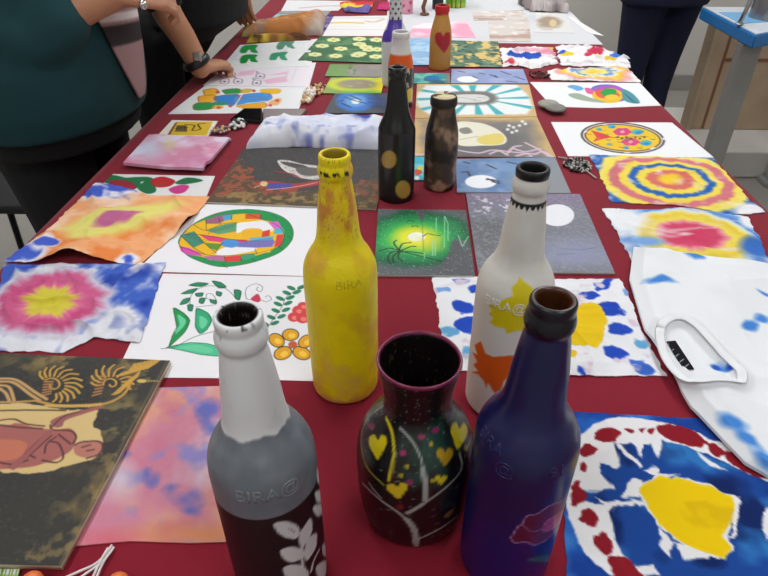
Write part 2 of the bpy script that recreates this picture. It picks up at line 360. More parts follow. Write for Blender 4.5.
# --- paper with flower painting
f = crop(150,265,.2214)
def p(cv):
    cv.fill((226,224,228)); G = (30,140,92); K = (30,36,34)
    def leaf(pts, c=G, hi=None):
        q = f(*pts); cv.blob(q, c)
        if hi: cv.blob([( (x+hi[2]*(hi[0]-x)), (y+hi[2]*(hi[1]-y))) for x, y in q], (96,196,150))
        cv.line(q+[q[0]], .7, K, False)
    leaf([(105,195),(150,215),(180,250),(160,300),(120,340),(85,370),(100,320),(120,280)], (20,140,70), (*f((145,255))[0],.5))
    leaf([(210,195),(260,215),(280,250),(255,295),(225,310),(205,280),(205,240)], (40,160,110), (*f((240,265))[0],.5))
    leaf([(75,372),(180,350),(260,355),(310,370),(340,390),(315,412),(230,405),(140,385)], (70,185,140), (*f((200,375))[0],.4))
    cv.line(f((50,378),(110,370),(200,325),(290,300)), .8, K); cv.line(f((290,300),(330,296)), .8, K)
    for a in ([(140,130),(175,112),(215,105),(190,128)],[(175,92),(215,78),(265,84),(230,98)],[(280,72),(320,78),(345,100),(310,104)],[(135,180),(150,155),(180,148),(170,172)],[(170,180),(195,180),(190,208),(172,205)],[(380,112),(412,118),(405,158),(385,150)],[(225,150),(250,150),(240,175),(222,170)],[(270,155),(300,160),(295,176),(275,170)],[(300,118),(325,125),(318,142),(300,136)],[(205,128),(240,125),(235,142),(210,142)]):
        leaf(a, (24,128,86))
    cv.line(f((180,180),(185,140),(215,110),(260,95),(320,98),(360,120),(390,155)), .6, K); cv.line(f((205,190),(250,185),(300,175),(285,135),(258,130),(255,150),(275,155)), .6, K)
    cv.line(f((430,125),(440,100),(480,85),(508,100),(500,120),(482,112),(488,98)), .6, K); cv.line(f((480,150),(440,155),(430,125)), .6, K); cv.line(f((490,150),(520,165),(548,155),(535,138),(520,146)), .5, K)
    cv.blob(f((455,155),(475,135),(490,132),(500,158),(485,168)), (190,50,80))
    for i,(x,y) in enumerate(((540,270),(570,240),(590,210),(600,180),(610,155),(640,130),(660,108))):
        cv.ell(*f((x-22,y-4))[0], 4.6, 1.9, (28,120,84), 20); cv.ell(*f((x+24,y-8))[0], 4.6, 1.9, (28,120,84), -20)
    cv.line(f((530,285),(560,240),(595,190),(620,140),(690,100)), .6, K)
    for x, y, r in ((670,205,24),(650,235,24),(690,240,26),(715,215,26),(690,185,20)): cv.ell(*f((x,y))[0], r*.26, r*.2, (206,62,66)); cv.ell(*f((x+4,y+4))[0], r*.12, r*.09, (226,120,110))
    for x, y, rx, ry, a in ((635,315,36,26,0),(572,340,36,28,30),(600,398,40,28,-20),(685,398,40,28,20),(705,345,36,26,-30)):
        cv.ell(*f((x,y))[0], rx*.24, ry*.24, K, a); cv.ell(*f((x,y))[0], rx*.215, ry*.21, (222,158,20), a); cv.ell(*f((x+6,y+4))[0], rx*.1, ry*.1, (240,196,60), a)
    cv.ell(*f((645,360))[0], 4.5, 3.6, (196,84,44))
sheet('watercolour_sheet', 'white paper with green leaves and orange flowers painted on it, behind the grey bottle', 'painting', [(163,273.5),(318,277),(313,381),(114,378)], p, .0005, step=.0011, mids={'b':[(172,377.5),(216,378)]}, group='painted paper sheets')
# --- blue, pink and yellow tie-dye cloth
W_ = (214,214,222)
def p(cv):
    cv.fill(W_); n = cv.N(16,2,4); u = fbm(cv.P[:,0]*9+cv.P[:,1]*14, cv.P[:,0]*26-cv.P[:,1]*10, 5, 4)
    cv.blend((u-.47)*7, (66,96,186)); cv.blend((n-.6)*4, (228,228,236)); cv.blend((cv.N(40,3,2)-.6)*3, (40,60,150))
    t, th = cv.field(52,304,62,32,-8); s = (fbm(np.cos(th)*5+9, np.sin(th)*5, 4, 3)-.5)*.35; t = t+s
    cv.blend((1.16-t)*6, (196,190,206)); cv.blend((1.0-t)*5, (196,92,134)); cv.blend(np.clip((.9-t)*3,0,1)*np.clip((cv.N(40,4,3)-.5)*5,0,1)*.6, (184,58,110)); cv.blend((.62-t)*4, (226,136,160)); cv.blend((.5-t)*7, (206,192,70)); cv.blend((.3-t)*3, (196,186,50))
sheet('tie_dye_cloth', 'blue tie-dye cloth with a pink ring and yellow centre, at the left table edge', 'cloth', [(4,266),(166,263),(140,343),(-16,352)], p, .001, mat=CLO, rag=.003, zf=crumple(.008,16,5,.4), mids={'t':[(60,264),(110,265)],'b':[(40,351),(62,354),(95,338)]}, group='tie-dye cloths')
# --- paper with the round mosaic drawing
f = crop(165,195,.1914)
def p(cv):
    cv.fill((228,226,230)); K = (32,34,34); g = (20,140,74); Y = (226,176,20); M = (206,70,172)
    O = f((70,250),(90,205),(150,150),(240,105),(340,80),(450,75),(550,90),(630,125),(668,180),(660,240),(600,300),(500,340),(400,365),(290,375),(190,350),(110,310)); cv.blob(O, g)
    cv.blob(f((75,250),(95,205),(150,155),(250,118),(330,105),(430,98),(500,125),(560,140),(615,175),(620,215),(590,270),(500,310),(400,330),(300,345),(200,325),(110,305),(80,285)), Y)
    cv.blob(f((375,150),(440,140),(520,135),(560,165),(560,190),(500,190),(400,195),(372,195)), (228,226,230))
    cv.blob(f((260,308),(310,275),(380,272),(470,275),(470,290),(400,305),(330,315)), (228,226,230))
    cv.poly(f((75,265),(130,278),(175,300),(200,320),(120,312),(85,295)), M); cv.poly(f((175,205),(260,215),(340,230),(430,235),(430,250),(330,250),(230,240)), (214,60,110))
    cv.poly(f((80,210),(150,190),(205,250),(150,275)), (60,130,110)); cv.poly(f((210,185),(320,150),(375,145),(372,190),(280,205)), (88,150,110))
    cv.poly(f((540,145),(590,135),(615,180),(575,180)), (204,100,190)); cv.poly(f((575,175),(615,172),(620,200),(570,205)), (80,170,200)); cv.poly(f((585,208),(620,205),(610,260),(570,275)), (212,60,60))
    cv.poly(f((210,130),(260,112),(330,100),(350,115),(280,150),(215,150)), (150,90,120)); cv.poly(f((300,110),(350,100),(350,125),(310,135)), (70,150,200)); cv.poly(f((420,100),(500,98),(500,125),(420,125)), (208,80,40))
    cv.blob(f((400,190),(440,175),(500,178),(510,205),(470,222),(405,222)), (228,170,30)); cv.poly(f((510,190),(550,180),(545,215),(505,222)), (206,60,40))
    cv.blob(f((295,245),(330,230),(380,240),(390,260),(350,275),(300,265)), (70,140,205)); cv.poly(f((380,250),(470,235),(560,225),(575,245),(560,270),(470,275),(380,272)), (112,110,180)); cv.poly(f((440,225),(570,215),(560,232),(450,240)), (90,170,200))
    cv.poly(f((310,322),(395,315),(395,345),(315,350)), (212,56,60)); cv.poly(f((200,320),(310,318),(310,345),(230,340)), (180,100,150)); cv.poly(f((400,312),(470,305),(470,330),(400,340)), (50,150,110)); cv.poly(f((470,285),(555,280),(550,300),(480,305)), (230,180,40)); cv.poly(f((210,250),(300,255),(270,290),(230,275)), (90,140,50))
    for a in (O+[O[0]], f((75,268),(170,300),(260,318),(400,312),(500,300),(600,265),(622,205),(590,160),(510,128),(430,100)), f((150,155),(215,185),(300,150),(375,145)), f((175,205),(300,225),(430,240),(560,225)), f((80,210),(150,275),(210,310)), f((150,190),(205,250),(270,305)), f((100,205),(170,205)), f((215,130),(215,185)), f((280,120),(290,150)), f((350,105),(345,130)), f((500,100),(500,128)), f((300,250),(260,305)), f((310,318),(315,350)), f((395,312),(400,345)), f((470,280),(480,308))): cv.line(a, .7, K, True)
    for k in range(9): cv.line(f((90+k*13,205+k*6),(120+k*13-6,190+k*6)), .5, K, False)
    for k in range(8): cv.line(f((225+k*18,205-k*5),(245+k*18,180-k*5)), .5, K, False)
    for a in ((610,275),(660,220),(580,110),(470,335),(320,370)):
        x, y = a; cv.line(f((x-20,y-8),(x+8,y+12)), .5, K, False)
sheet('watercolour_sheet', 'white paper with a colourful round mosaic drawing rimmed in green, left of the yellow bottle', 'painting', [(205,204),(334,208),(337,277),(136,271)], p, .0005, step=.0013, zf=lambda P,U,V: .002*np.clip((.06-V)/.06,0,1)*0, group='painted paper sheets')
# --- red tulip paper
f = crop(0,100,.3125)
def p(cv):
    cv.fill((216,216,216)); G = (20,104,60)
    for a in ([(330,262),(350,240),(400,248),(450,262),(430,285),(380,275)],[(440,280),(480,255),(500,290),(470,300)],[(560,265),(600,248),(650,258),(590,270)],[(400,250),(470,246),(490,255),(440,262)]): cv.blob(f(*a), G)
    cv.blob(f((485,255),(520,245),(560,258),(545,275),(510,280),(488,272)), (176,24,34)); cv.blob(f((350,260),(400,258),(435,275),(420,290),(370,285)), (150,24,50)); cv.blob(f((540,285),(575,272),(605,275),(590,295),(560,300)), (190,50,130)); cv.line(f((430,280),(520,270),(640,255)), 1.6, G)
sheet('watercolour_sheet', 'white strip of paper with red tulips and green leaves, half under the orange cloth', 'painting', [(113,174),(215,176),(205,200),(90,196)], p, .0005, step=.002, group='painted paper sheets')
# --- orange tie-dye cloth, edge curling up
def p(cv):
    cv.fill((234,166,116)); cv.blend((cv.N(14,3,4)-.5)*5, (240,208,184)); cv.blend((cv.N(20,8,4)-.54)*7, (226,132,72))
    t, _ = cv.field(122,223,72,16,-14); t = t*(1+.5*(cv.N(22,4,4)-.5)); cv.blend((1.0-t)*3, (224,214,120)); t2,_ = cv.field(122,224,30,7,-12); t2 = t2*(1+.5*(cv.N(30,5,4)-.5)); cv.blend((1.0-t2)*3, (190,104,146))
    for x, y, rx, ry in ((112,189,26,10),(24,254,24,10),(92,193,14,8),(48,246,14,6),(128,262,9,5)):
        t, _ = cv.field(x,y,rx,ry); cv.blend((1.35-t+1.1*(cv.N(30,5,4)-.5))*2, (226,222,232)); cv.blend((1.0-t+1.2*(cv.N(45,6,3)-.5))*3, (72,96,196))
def z_orange(P,U,V):
    return crumple(.009,11,9,.25)(P,U,V)+.022*np.exp(-((U-.5)/.2)**2)*np.clip((V-.72)/.28,0,1)**1.5+.012*np.exp(-((V-.45)/.12)**2)*np.clip(U*2,0,1)
sheet('tie_dye_cloth', 'orange tie-dye cloth with a yellow and pink middle, its near edge lifting', 'cloth', [(96,184),(212,197),(138,266),(4,262)], p, .001, mat=CLO, rag=.003, drape=True, zf=z_orange, mids={'l':[(80,199),(52,226),(24,248)],'t':[(122,187),(150,196)],'r':[(188,226)],'b':[(40,264),(75,262),(105,262)]}, group='tie-dye cloths')
# --- folded pink cloth
def p(cv):
    cv.fill((206,138,164)); cv.blend((cv.N(14,3,4)-.48)*5, (222,206,226)); t,_ = cv.field(150,152,22,14); cv.blend((1.2-t)*.8, (196,204,224)); t,_ = cv.field(170,148,8,8); cv.blend((1.1-t)*.8,(206,200,150)); t,_ = cv.field(200,165,40,8); cv.blend((1.1-t)*.9,(196,124,160))
def zroll(P,U,V): return .007+crumple(.002,14,3)(P,U,V)+.006*np.exp(-((V-.9)/.08)**2)*np.clip((U-.5)*3,0,1)-.006*np.clip((.05-V)/.05,0,1)
pk = sheet('folded_cloth', 'folded pale pink dyed cloth with a rolled near edge, before the small yellow card', 'cloth', [(151,136),(231,139),(204,172),(124,166)], p, .006, step=.0024, mat=CLO, zf=zroll, mids={'b':[(165,170)]})
# --- small yellow card
f = crop(150,60,.2344)
def p(cv):
    cv.fill((232,228,214)); cv.poly(f((75,320),(112,264),(268,263),(240,322)), (222,184,40)); K = (40,34,20)
    for k in range(6): cv.line(f((110+k*9,305),(118+k*7,280)), 3, K)
    cv.line(f((110,292),(160,288)), 3, K); cv.line(f((150,275),(190,280),(180,300),(215,295),(205,275),(235,270)), 3.5, K); cv.line(f((80,318),(112,268)), 5, (110,50,30))
sheet('greeting_card', 'small yellow card with black painting and white border at left table edge', 'card', [(172,120),(218,121),(207,138),(157,136)], p, .0012, step=.002, mat=CAN)
# --- dark board with the bird
f = crop(195,135,.267)
def p(cv):
    cv.fill((62,60,60)); fo = fbm(cv.P[:,0]*50, cv.P[:,1]*30, 3, 4)
    cv.blob(f((30,260),(60,190),(110,110),(150,90),(200,130),(230,180),(350,215),(460,205),(600,180),(690,175),(690,275),(30,270)), (82,66,44), rag=.015, scale=40)
    m = cv.mask(f((60,200),(120,110),(150,85),(210,130),(240,190),(400,195),(380,225),(200,235),(100,225)), rag=.02, scale=50); cv.blend(m*np.clip((cv.N(110,5,3)-.45)*9,0,1), (150,76,52))
    m = cv.mask(f((30,265),(60,215),(690,215),(690,275)), rag=.01, scale=50); cv.blend(m*np.clip((cv.N(70,7,3)-.52)*9,0,1), (142,116,68)); m = cv.mask(f((590,175),(690,170),(690,260),(600,230)), rag=.02, scale=50); cv.blend(m*np.clip((cv.N(110,9,3)-.5)*8,0,1),(128,72,50))
    cv.blob(f((310,96),(350,95),(400,108),(465,120),(465,165),(390,160),(360,145),(330,125)), (196,192,188)); cv.blob(f((320,100),(370,105),(420,118),(400,128),(345,115)), (70,68,66)); cv.blob(f((380,122),(460,125),(462,150),(400,150)), (96,92,90)); cv.line(f((312,98),(330,125),(360,145)), 4, (214,210,204))
    cv.line(f((300,135),(360,145),(390,160)), 4, (150,44,48)); cv.blob(f((230,175),(290,172),(370,182),(465,170),(465,185),(380,200),(300,205),(250,195)), (168,50,50)); cv.blob(f((270,182),(330,180),(370,190),(320,202),(275,200)), (72,72,150)); cv.line(f((270,205),(370,195),(465,176)), 2, (220,200,200)); cv.ell(*f((258,183))[0], 4, 2.5, (206,190,140)); cv.line(f((240,190),(225,196)), 3, (206,190,140)); cv.line(f((225,205),(300,215),(380,205)), 4, (140,60,50))
    cv.speck(300,.72,(90,86,80),4)
sheet('painted_board', 'dark canvas board with a painted red bird over brown foliage, behind the yellow bottle', 'painting', [(245,147),(391,149),(376,209),(206,202)], p, .004, step=.0019, mat=CAN, edge=(196,190,178), group='painted canvas boards')
# --- green sunset board
f = crop(360,200,.1693)
def p(cv):
    cv.fill((88,92,96)); t, th = cv.field(*f((330,220))[0], 62, 31); w = 1+.25*(cv.N(22,3,3)-.5); t = t*w
    for r, c in ((1.0,(20,92,58)),(.86,(26,130,72)),(.66,(50,170,82)),(.5,(150,204,60)),(.36,(226,224,50))): cv.blend((r-t)*7, c)
    cv.ell(*f((335,218))[0], 9, 4.6, (240,240,226)); cv.blend(cv.mask(f((345,225),(480,215),(490,300),(370,320)), soft=.02)*.5, (220,206,60))
    g = (84,86,90); cv.poly(f((680,450),(350,430),(430,400),(490,370),(520,320),(540,250),(580,215),(600,235),(640,240)), g, rag=.003); cv.poly(f((320,62),(400,62),(385,95),(368,135),(355,110)), g, rag=.002); cv.poly(f((560,62),(640,62),(640,130),(600,100)), g, rag=.01, scale=60)
    cv.line(f((368,120),(372,230),(378,345)), .7, (60,100,50)); K = (30,44,34)
    cv.line(f((240,300),(330,325),(490,365)), 2.2, K)
    for a in ([(230,300),(180,285),(110,300)],[(230,295),(200,255),(215,238)],[(230,300),(250,260),(300,252)],[(235,302),(300,275),(330,275)],[(230,305),(180,310),(165,350),(185,380)],[(235,308),(290,305),(370,315)],[(235,305),(225,340),(250,360)],[(232,305),(195,335),(200,375)]): cv.line(f(*a), 2.4, K)
    for a in ([(372,215),(400,198),(425,205),(475,210)],[(280,128),(300,120),(320,128)],[(305,158),(325,152),(345,158)]): cv.line(f(*a), 1.8, K)
    for a in ([(450,105),(450,185)],[(500,95),(520,140),(520,240)],[(500,100),(498,280)],[(430,235),(430,330)],[(445,235),(445,330)],[(380,310),(380,345)],[(580,210),(605,275),(640,215)]): cv.line(f(*a), 1.4, (150,214,170), False)
    cv.speck(500,.76,(190,220,200),6,.6)
sheet('painted_board', 'small canvas board with a green sunset and palm tree, beside the yellow bottle', 'painting', [(378,209),(466,210),(475,276),(374,275)], p, .004, step=.0012, mat=CAN, edge=(206,204,198), group='painted canvas boards')
# --- lilac-grey moon board
f = crop(460,150,.2432)
def p(cv):
    n = cv.N(60,3,4); cv.fill((118,120,132)); v = cv.V; cv.blend((.28-v)*5+(n-.5), (128,116,142)); cv.blend((v-.55)*4, (128,132,150)); t,_=cv.field(*f((480,420))[0],40,20); cv.blend(1.1-t,(136,140,172)); cv.blend((v-.88)*9,(120,122,130))
    cv.blend(cv.mask(f((30,280),(260,290),(260,490),(60,490)), soft=.03)*.8, (98,98,102)); cv.speck(260,.56,(150,150,156),5,.5)
    cv.blend(cv.mask(f((60,190),(230,190),(220,260),(60,270)), soft=.02)*np.clip((cv.N(140,8,2)-.62)*12,0,1), (206,200,214))
    cv.ell(*f((400,268))[0], 17, 11, (226,226,232)); 
    for a in ([(420,405),(500,410),(560,400)],[(400,430),(470,425)]): cv.line(f(*a), 1.2, (104,104,116))
sheet('painted_board', 'grey and lilac canvas board with a white moon, partly behind the white bottle', 'painting', [(466,193),(580,194),(615,273),(478,271)], p, .004, step=.0014, mat=CAN, edge=(196,196,194), group='painted canvas boards')
# --- blue moon board
f = crop(360,60,.2953)
def p(cv):
    cv.fill((92,124,168)); n = cv.N(26,3,4); cv.blend((n-.5)*4, (122,150,188)); t,_ = cv.field(*f((660,400))[0],45,25); cv.blend((1.2-t)*2,(136,140,146)); t,_=cv.field(*f((560,370))[0],30,14); cv.blend((1.1-t),(110,146,186))
    cv.ell(*f((410,412))[0], 16, 6.6, (230,232,236)); K = (56,60,76)
    for a in ([(345,380),(365,378),(372,392)],[(430,405),(450,405),(470,412)],[(432,402),(455,412)],[(430,355),(460,368)],[(500,345),(530,352)],[(352,345),(370,350)],[(450,412),(470,418)]): cv.line(f(*a), 5, K, False)
sheet('painted_board', 'blue canvas board with a white moon and birds, right of the brown bottle', 'painting', [(456,159),(555,157),(571,193),(457,192)], p, .0035, step=.002, mat=CAN, edge=(160,164,170), group='painted canvas boards')
# --- teal card behind the brown bottle
def p(cv):
    cv.fill((60,170,190)); cv.blend((cv.N(40,3,3)-.5)*8, (110,200,210)); cv.ell(418,172,4,3,(214,70,50)); cv.ell(420,168,3,2,(230,200,60)); cv.ell(417,178,2.5,2,(230,230,230))
sheet('greeting_card', 'small turquoise card with red and yellow dots, mostly behind the brown bottle', 'card', [(413.5,156.5),(440,157),(440,180),(413,180)], p, .0025, step=.002, mat=CAN)
# --- grey and gold moon board
def p(cv):
    cv.fill((120,116,114)); n = cv.N(20,3,3); e = np.minimum(np.minimum(cv.U,1-cv.U)*1.5, cv.V); cv.blend((.17-e)*7+(n-.5)*1.5, (196,164,112)); cv.blend((e-.3)*3+(n-.5)*2, (98,97,100))
    cv.blob(f((320,215),(400,212),(460,232),(495,262),(485,285),(420,290),(330,285)), (222,218,200)); cv.blob(f((400,262),(470,248),(490,268),(470,286),(410,284)), (216,198,104)); cv.blob(f((335,235),(365,228),(380,245),(350,250)), (130,126,118)); cv.line(f((335,270),(400,258)), 2, (150,146,130))
    for a in ([(330,305),(400,315),(450,305),(520,312),(600,318)],[(560,280),(600,300),(640,325)],[(530,325),(560,318),(580,325),(550,332)],[(190,318),(280,322)],[(520,300),(560,310),(610,300)],[(500,315),(520,295),(545,290)],[(440,318),(470,308),(500,322)],[(590,320),(620,310),(650,326)]): cv.line(f(*a), 6, (206,180,196))
    for x, y in ((500,235),(520,228),(540,222),(560,216),(530,240),(505,222),(550,208),(515,245)): cv.ell(*f((x,y))[0], 1.8, 1.4, (220,218,214))
sheet('painted_board', 'grey canvas board with gold edges, cream moon and pink scrolls, right behind the brown bottle', 'painting', [(415,118.5),(537,117),(556,157),(412.5,156)], p, .0035, step=.0026, mat=CAN, edge=(170,150,120), group='painted canvas boards')
# --- sunburst board
f = crop(400,60,.2344)
def p(cv):
    cv.fill((206,172,120)); t, th = cv.field(*f((330,165))[0], 60, 15.6); dist = t
    rect = cv.mask(f((110,108),(500,106),(520,125),(545,150),(568,200),(540,232),(130,234),(75,200),(70,150)), soft=.01, rag=.004); cv.blend(rect, (226,230,230)); k = np.zeros(len(cv.P))
    for a, b in (((310,160),(60,125)),((310,160),(60,168)),((310,165),(70,215)),((310,165),(215,240)),((320,165),(340,240)),((350,165),(430,235)),((350,165),(570,205)),((350,165),(570,160)),((350,160),(530,118)),((330,160),(420,104)),((310,160),(310,100)),((300,160),(225,102))):
        ax, ay = a; bx, by = b; dx, dy = bx-ax, (by-ay)*3.2; L = math.hypot(dx,dy); nx, ny = -dy/L*20, dx/L*20/3.2
        k = np.maximum(k, cv.mask(f((ax,ay),(bx+nx,by+ny),(bx-nx,by-ny))))
    cv.blend(k*rect, (66,170,178)); cv.blob(f((215,140),(300,133),(380,138),(415,160),(395,185),(310,192),(220,185)), (112,110,106), soft=.015); cv.blob(f((225,152),(300,146),(360,150),(382,165),(360,178),(290,182),(220,176)), (206,206,202))
    for q in ((250,160),(290,166),(330,160),(310,172)): cv.line(f(q,(q[0]+35,q[1]+2)), 3, (150,150,148), False)
sheet('painted_board', 'tan canvas board painted with a white and turquoise sunburst, farther than the grey moon board', 'painting', [(417,83.8),(529,84.5),(537,116.5),(415,118)], p, .0035, step=.0028, mat=CAN, edge=(190,160,120), group='painted canvas boards')
# --- lilac swallows board, teal card beside it
def p(cv):
    cv.fill((140,154,196)); cv.blend((cv.N(20,2,3)-.5)*4,(160,170,204)); cv.ell(*f((288,82))[0], 10.5, 3.1, (236,238,240)); K = (48,54,90)
    for a in ([(340,55),(360,60)],[(385,62),(415,75),(405,66)],[(430,48),(470,62)],[(490,70),(530,84)],[(310,70),(330,78)],[(250,48),(275,52)],[(455,90),(500,94)]): cv.line(f(*a), 5, K, False)
sheet('painted_board', 'lilac canvas board with a white moon and dark swallows, beyond the sunburst board', 'painting', [(451.6,69),(523,69),(528.5,83.4),(451,83.2)], p, .0035, step=.003, mat=CAN, edge=(110,110,130), group='painted canvas boards')
def p(cv):
    cv.fill((50,140,150)); cv.blend((cv.N(30,2,3)-.5)*8,(36,90,110)); cv.blend((cv.N(26,7,3)-.55)*8,(110,190,170)); t,_=cv.field(432,78,9,3); cv.blend((1-t)*3,(30,110,170)); cv.blend((cv.U-.8)*8,(120,122,116))
sheet('painted_board', 'little teal canvas board left of the lilac swallows board', 'painting', [(414.5,73),(450,73),(450.3,83.3),(413.5,83.3)], p, .0035, step=.003, mat=CAN, edge=(90,110,110), group='painted canvas boards')
# --- pale blue board and leafy patterned board
def p(cv): cv.fill((136,176,212)); cv.blend((cv.N(30,2,4)-.5)*6,(176,204,226))
sheet('painted_board', 'plain pale blue canvas board beside the mustard heart bottle', 'painting', [(409,38),(440,38.5),(440,65),(411.5,65)], p, .0035, step=.004, mat=CAN, edge=(60,70,90), group='painted canvas boards')
def p(cv):
    cv.fill((76,112,96)); cv.blend((cv.N(60,2,3)-.5)*8,(110,140,110)); cv.blend((cv.N(40,5,2)-.54)*12,(216,186,110)); cv.blend((cv.N(70,9,2)-.62)*10,(50,80,70))
sheet('painted_board', 'green canvas board covered in a small yellow leaf pattern, right of the mustard heart bottle', 'painting', [(444,40),(498,41.5),(502,67),(444,66.5)], p, .0035, step=.0035, mat=CAN, edge=(60,70,60), group='painted canvas boards')
# --- far left boards
f = crop(310,0,.1432)
def p(cv):
    cv.fill((52,104,66)); cv.blend((cv.N(30,2,3)-.5)*6,(90,136,90))
    for x,y in ((165,278),(345,272),(465,278),(85,320),(215,340),(345,308),(390,330),(470,345),(35,380),(180,390),(350,375),(460,395),(410,345),(330,385)):
        for k in range(6):
            a=k*math.pi/3+.4; cv.ell(*f((x+30*math.cos(a),y+9*math.sin(a)))[0], 3.0, .95, (222,222,160))
        cv.ell(*f((x,y))[0], 1.6, .7, (200,180,80))
sheet('painted_board', 'dark green canvas board with cream flowers, at the far left of the centre', 'painting', [(320,36.5),(389,37),(384,63),(298,60)], p, .0035, step=.0034, mat=CAN, edge=(40,52,44), group='painted canvas boards')
def p(cv): cv.fill((140,136,130)); cv.blend((cv.N(20,2,3)-.5)*3,(156,150,140)); cv.blend((.42-cv.U)*5+(cv.N(40,4,3)-.5)*3,(112,150,84)); cv.blend((cv.N(60,5,2)-.66)*9*(cv.U<.5),(70,130,80)); cv.ell(350,68,2,.8,(120,60,90))
sheet('painted_board', 'grey and moss green canvas board, between cream-flower board and yellow-rimmed board', 'painting', [(330,64.2),(385,64.5),(384,77.2),(325,76)], p, .0035, step=.0034, mat=CAN, edge=(90,90,86), group='painted canvas boards')
def p(cv):
    cv.fill((130,160,86)); t,_=cv.field(357,84,27,6.5); cv.blend((1.25-t)*4,(196,206,60)); cv.blend((.85-t)*4,(150,140,120)); cv.blend((cv.U-.82)*9,(230,210,40)); cv.blend((cv.V-.75)*5*(cv.U>.35),(110,180,70)); cv.blend((cv.N(40,5,3)-.6)*4,(196,190,110))
sheet('painted_board', 'yellow-green canvas board with a grey oval in its middle, left of the bottles', 'painting', [(331,77.3),(385,77.6),(381,94),(322,93)], p, .0035, step=.0034, mat=CAN, edge=(100,110,60), group='painted canvas boards')
f = crop(300,60,.1736)
def p(cv):
    cv.fill((78,82,90)); t,_=cv.field(*f((320,235))[0],19,10); cv.blend((1.15-t)*4,(60,120,196)); cv.blend((.7-t)*4,(110,160,214)); cv.ell(*f((320,240))[0],4.2,2.4,(232,236,238)); K=(26,38,70)
    for a in ([(260,215),(320,235),(380,250)],[(290,205),(350,230)],[(240,250),(290,270)],[(400,220),(490,225)],[(400,245),(490,255)],[(420,265),(480,270)],[(250,230),(220,240)],[(440,205),(470,240)]): cv.line(f(*a),4,K)
    cv.blend(cv.mask(f((390,200),(500,200),(500,280),(400,270)),soft=.02)*.6,(40,66,130))
sheet('painted_board', 'dark blue-grey canvas board with a glowing blue moon, beyond the folded white shirt', 'painting', [(335,93.3),(387,93.3),(387,113),(324,113)], p, .0035, step=.003, mat=CAN, edge=(70,74,80), group='painted canvas boards')
# --- left papers beyond the phone
f = crop(160,35,.2344)
def p(cv):
    cv.fill((224,224,226))
    for a,c in (([(185,235),(235,228),(250,250),(195,255)],(226,170,30)),([(265,235),(330,228),(345,245),(290,255)],(30,140,60)),([(165,262),(230,255),(235,280),(170,285)],(226,160,30)),([(142,300),(165,288),(225,290),(220,315),(150,320)],(30,136,60)),([(235,262),(330,252),(320,290),(300,300),(240,282)],(40,120,190)),([(320,265),(380,250),(460,248),(475,270),(440,285),(370,290),(330,300)],(60,140,210)),([(230,285),(290,290),(270,300),(225,298)],(30,140,80)),([(330,300),(440,288),(445,310),(350,312)],(222,160,30)),([(430,232),(510,230),(505,250),(440,248)],(224,176,40)),([(350,232),(390,230),(385,245),(345,248)],(206,176,60)),([(230,302),(270,304),(260,315),(225,314)],(222,170,40)),([(460,290),(500,270),(520,272),(500,300)],(224,170,110))): cv.blob(f(*a), c)
    for a in ([(185,235),(235,228),(252,250),(195,257),(185,235)],[(265,235),(330,228),(347,245),(290,257),(265,235)],[(142,300),(165,288),(227,290),(220,315),(150,320),(142,300)],[(235,262),(332,252),(320,292),(300,302),(240,284),(235,262)],[(320,265),(380,250),(460,248),(477,270),(440,287),(370,292),(320,300)],[(330,302),(440,288),(447,310),(350,314)],[(165,262),(232,255),(237,280),(170,287),(165,262)],[(350,268),(400,262),(450,268)],[(380,280),(420,272),(460,276)]): cv.line(f(*a),2,(150,80,60))
    for a in ((245,243),(345,268),(300,303),(470,300),(500,280),(400,238),(250,310)): cv.ell(*f(a)[0],2,1.3,(196,70,70))
    for a in ([(350,255),(320,300)],[(235,255),(340,250)],[(330,300),(450,282)],[(500,265),(530,278)]): cv.line(f(*a),3,(230,226,210))
sheet('watercolour_sheet', 'white paper with a blue, green and yellow cobble pattern, beyond the phone', 'painting', [(206,85),(309,87),(297,112.5),(168,114)], p, .0005, step=.0026, mids={'l':[(186,100)]}, group='painted paper sheets')
f = crop(150,60,.2344)
def p(cv):
    cv.fill((226,220,226))
    for a in ([(380,50),(450,42),(440,62),(370,70)],[(480,85),(580,68),(590,92),(500,102)],[(290,62),(330,55),(335,75),(280,85)],[(500,65),(580,50),(590,60)]): cv.poly(f(*a), (226,180,200), soft=.01)
    for x,y in ((345,65),(318,92),(375,92),(470,70),(455,98)):
        cv.line(f((x-18,y+6),(x-14,y-10),(x+4,y-12),(x+18,y-8),(x+14,y+8),(x-4,y+10),(x-18,y+6)), 2.5,(110,90,120)); cv.ell(*f((x,y))[0],1.5,.8,(110,70,90)); cv.line(f((x-12,y-10),(x-16,y-22),(x-4,y-14)),2,(110,90,120))
    cv.line(f((590,45),(570,95)),3,(196,190,200)); cv.line(f((625,35),(600,98)),3,(206,204,210))
sheet('watercolour_sheet', 'white paper with pink line drawings, in front of the hand with the watch', 'painting', [(222,68.5),(316,62.5),(309,87),(203,85.5)], p, .0005, z=.0005, step=.003, drape=True, zf=flat, group='painted paper sheets')
f = crop(200,0,.2865)
def p(cv):
    cv.fill((226,227,228)); 
    for x,y,c in ((172,170,(40,150,70)),(172,205,(30,140,60)),(275,195,(60,150,110)),(300,155,(90,140,120))): cv.blob(f((x-32,y+6),(x-20,y-8),(x+5,y-12),(x+30,y-10),(x+22,y+2),(x+30,y+16),(x+8,y+14),(x,y+4),(x-12,y+18),(x-30,y+18)), c)
sheet('printed_cloth', 'white cloth with four green hand-like prints, beside the rolled scarf', 'cloth', [(240,45.2),(322,38.5),(310,66),(219,70)], p, .001, step=.0035, mat=CLO, zf=crumple(.003,14,2), group='printed cloths')
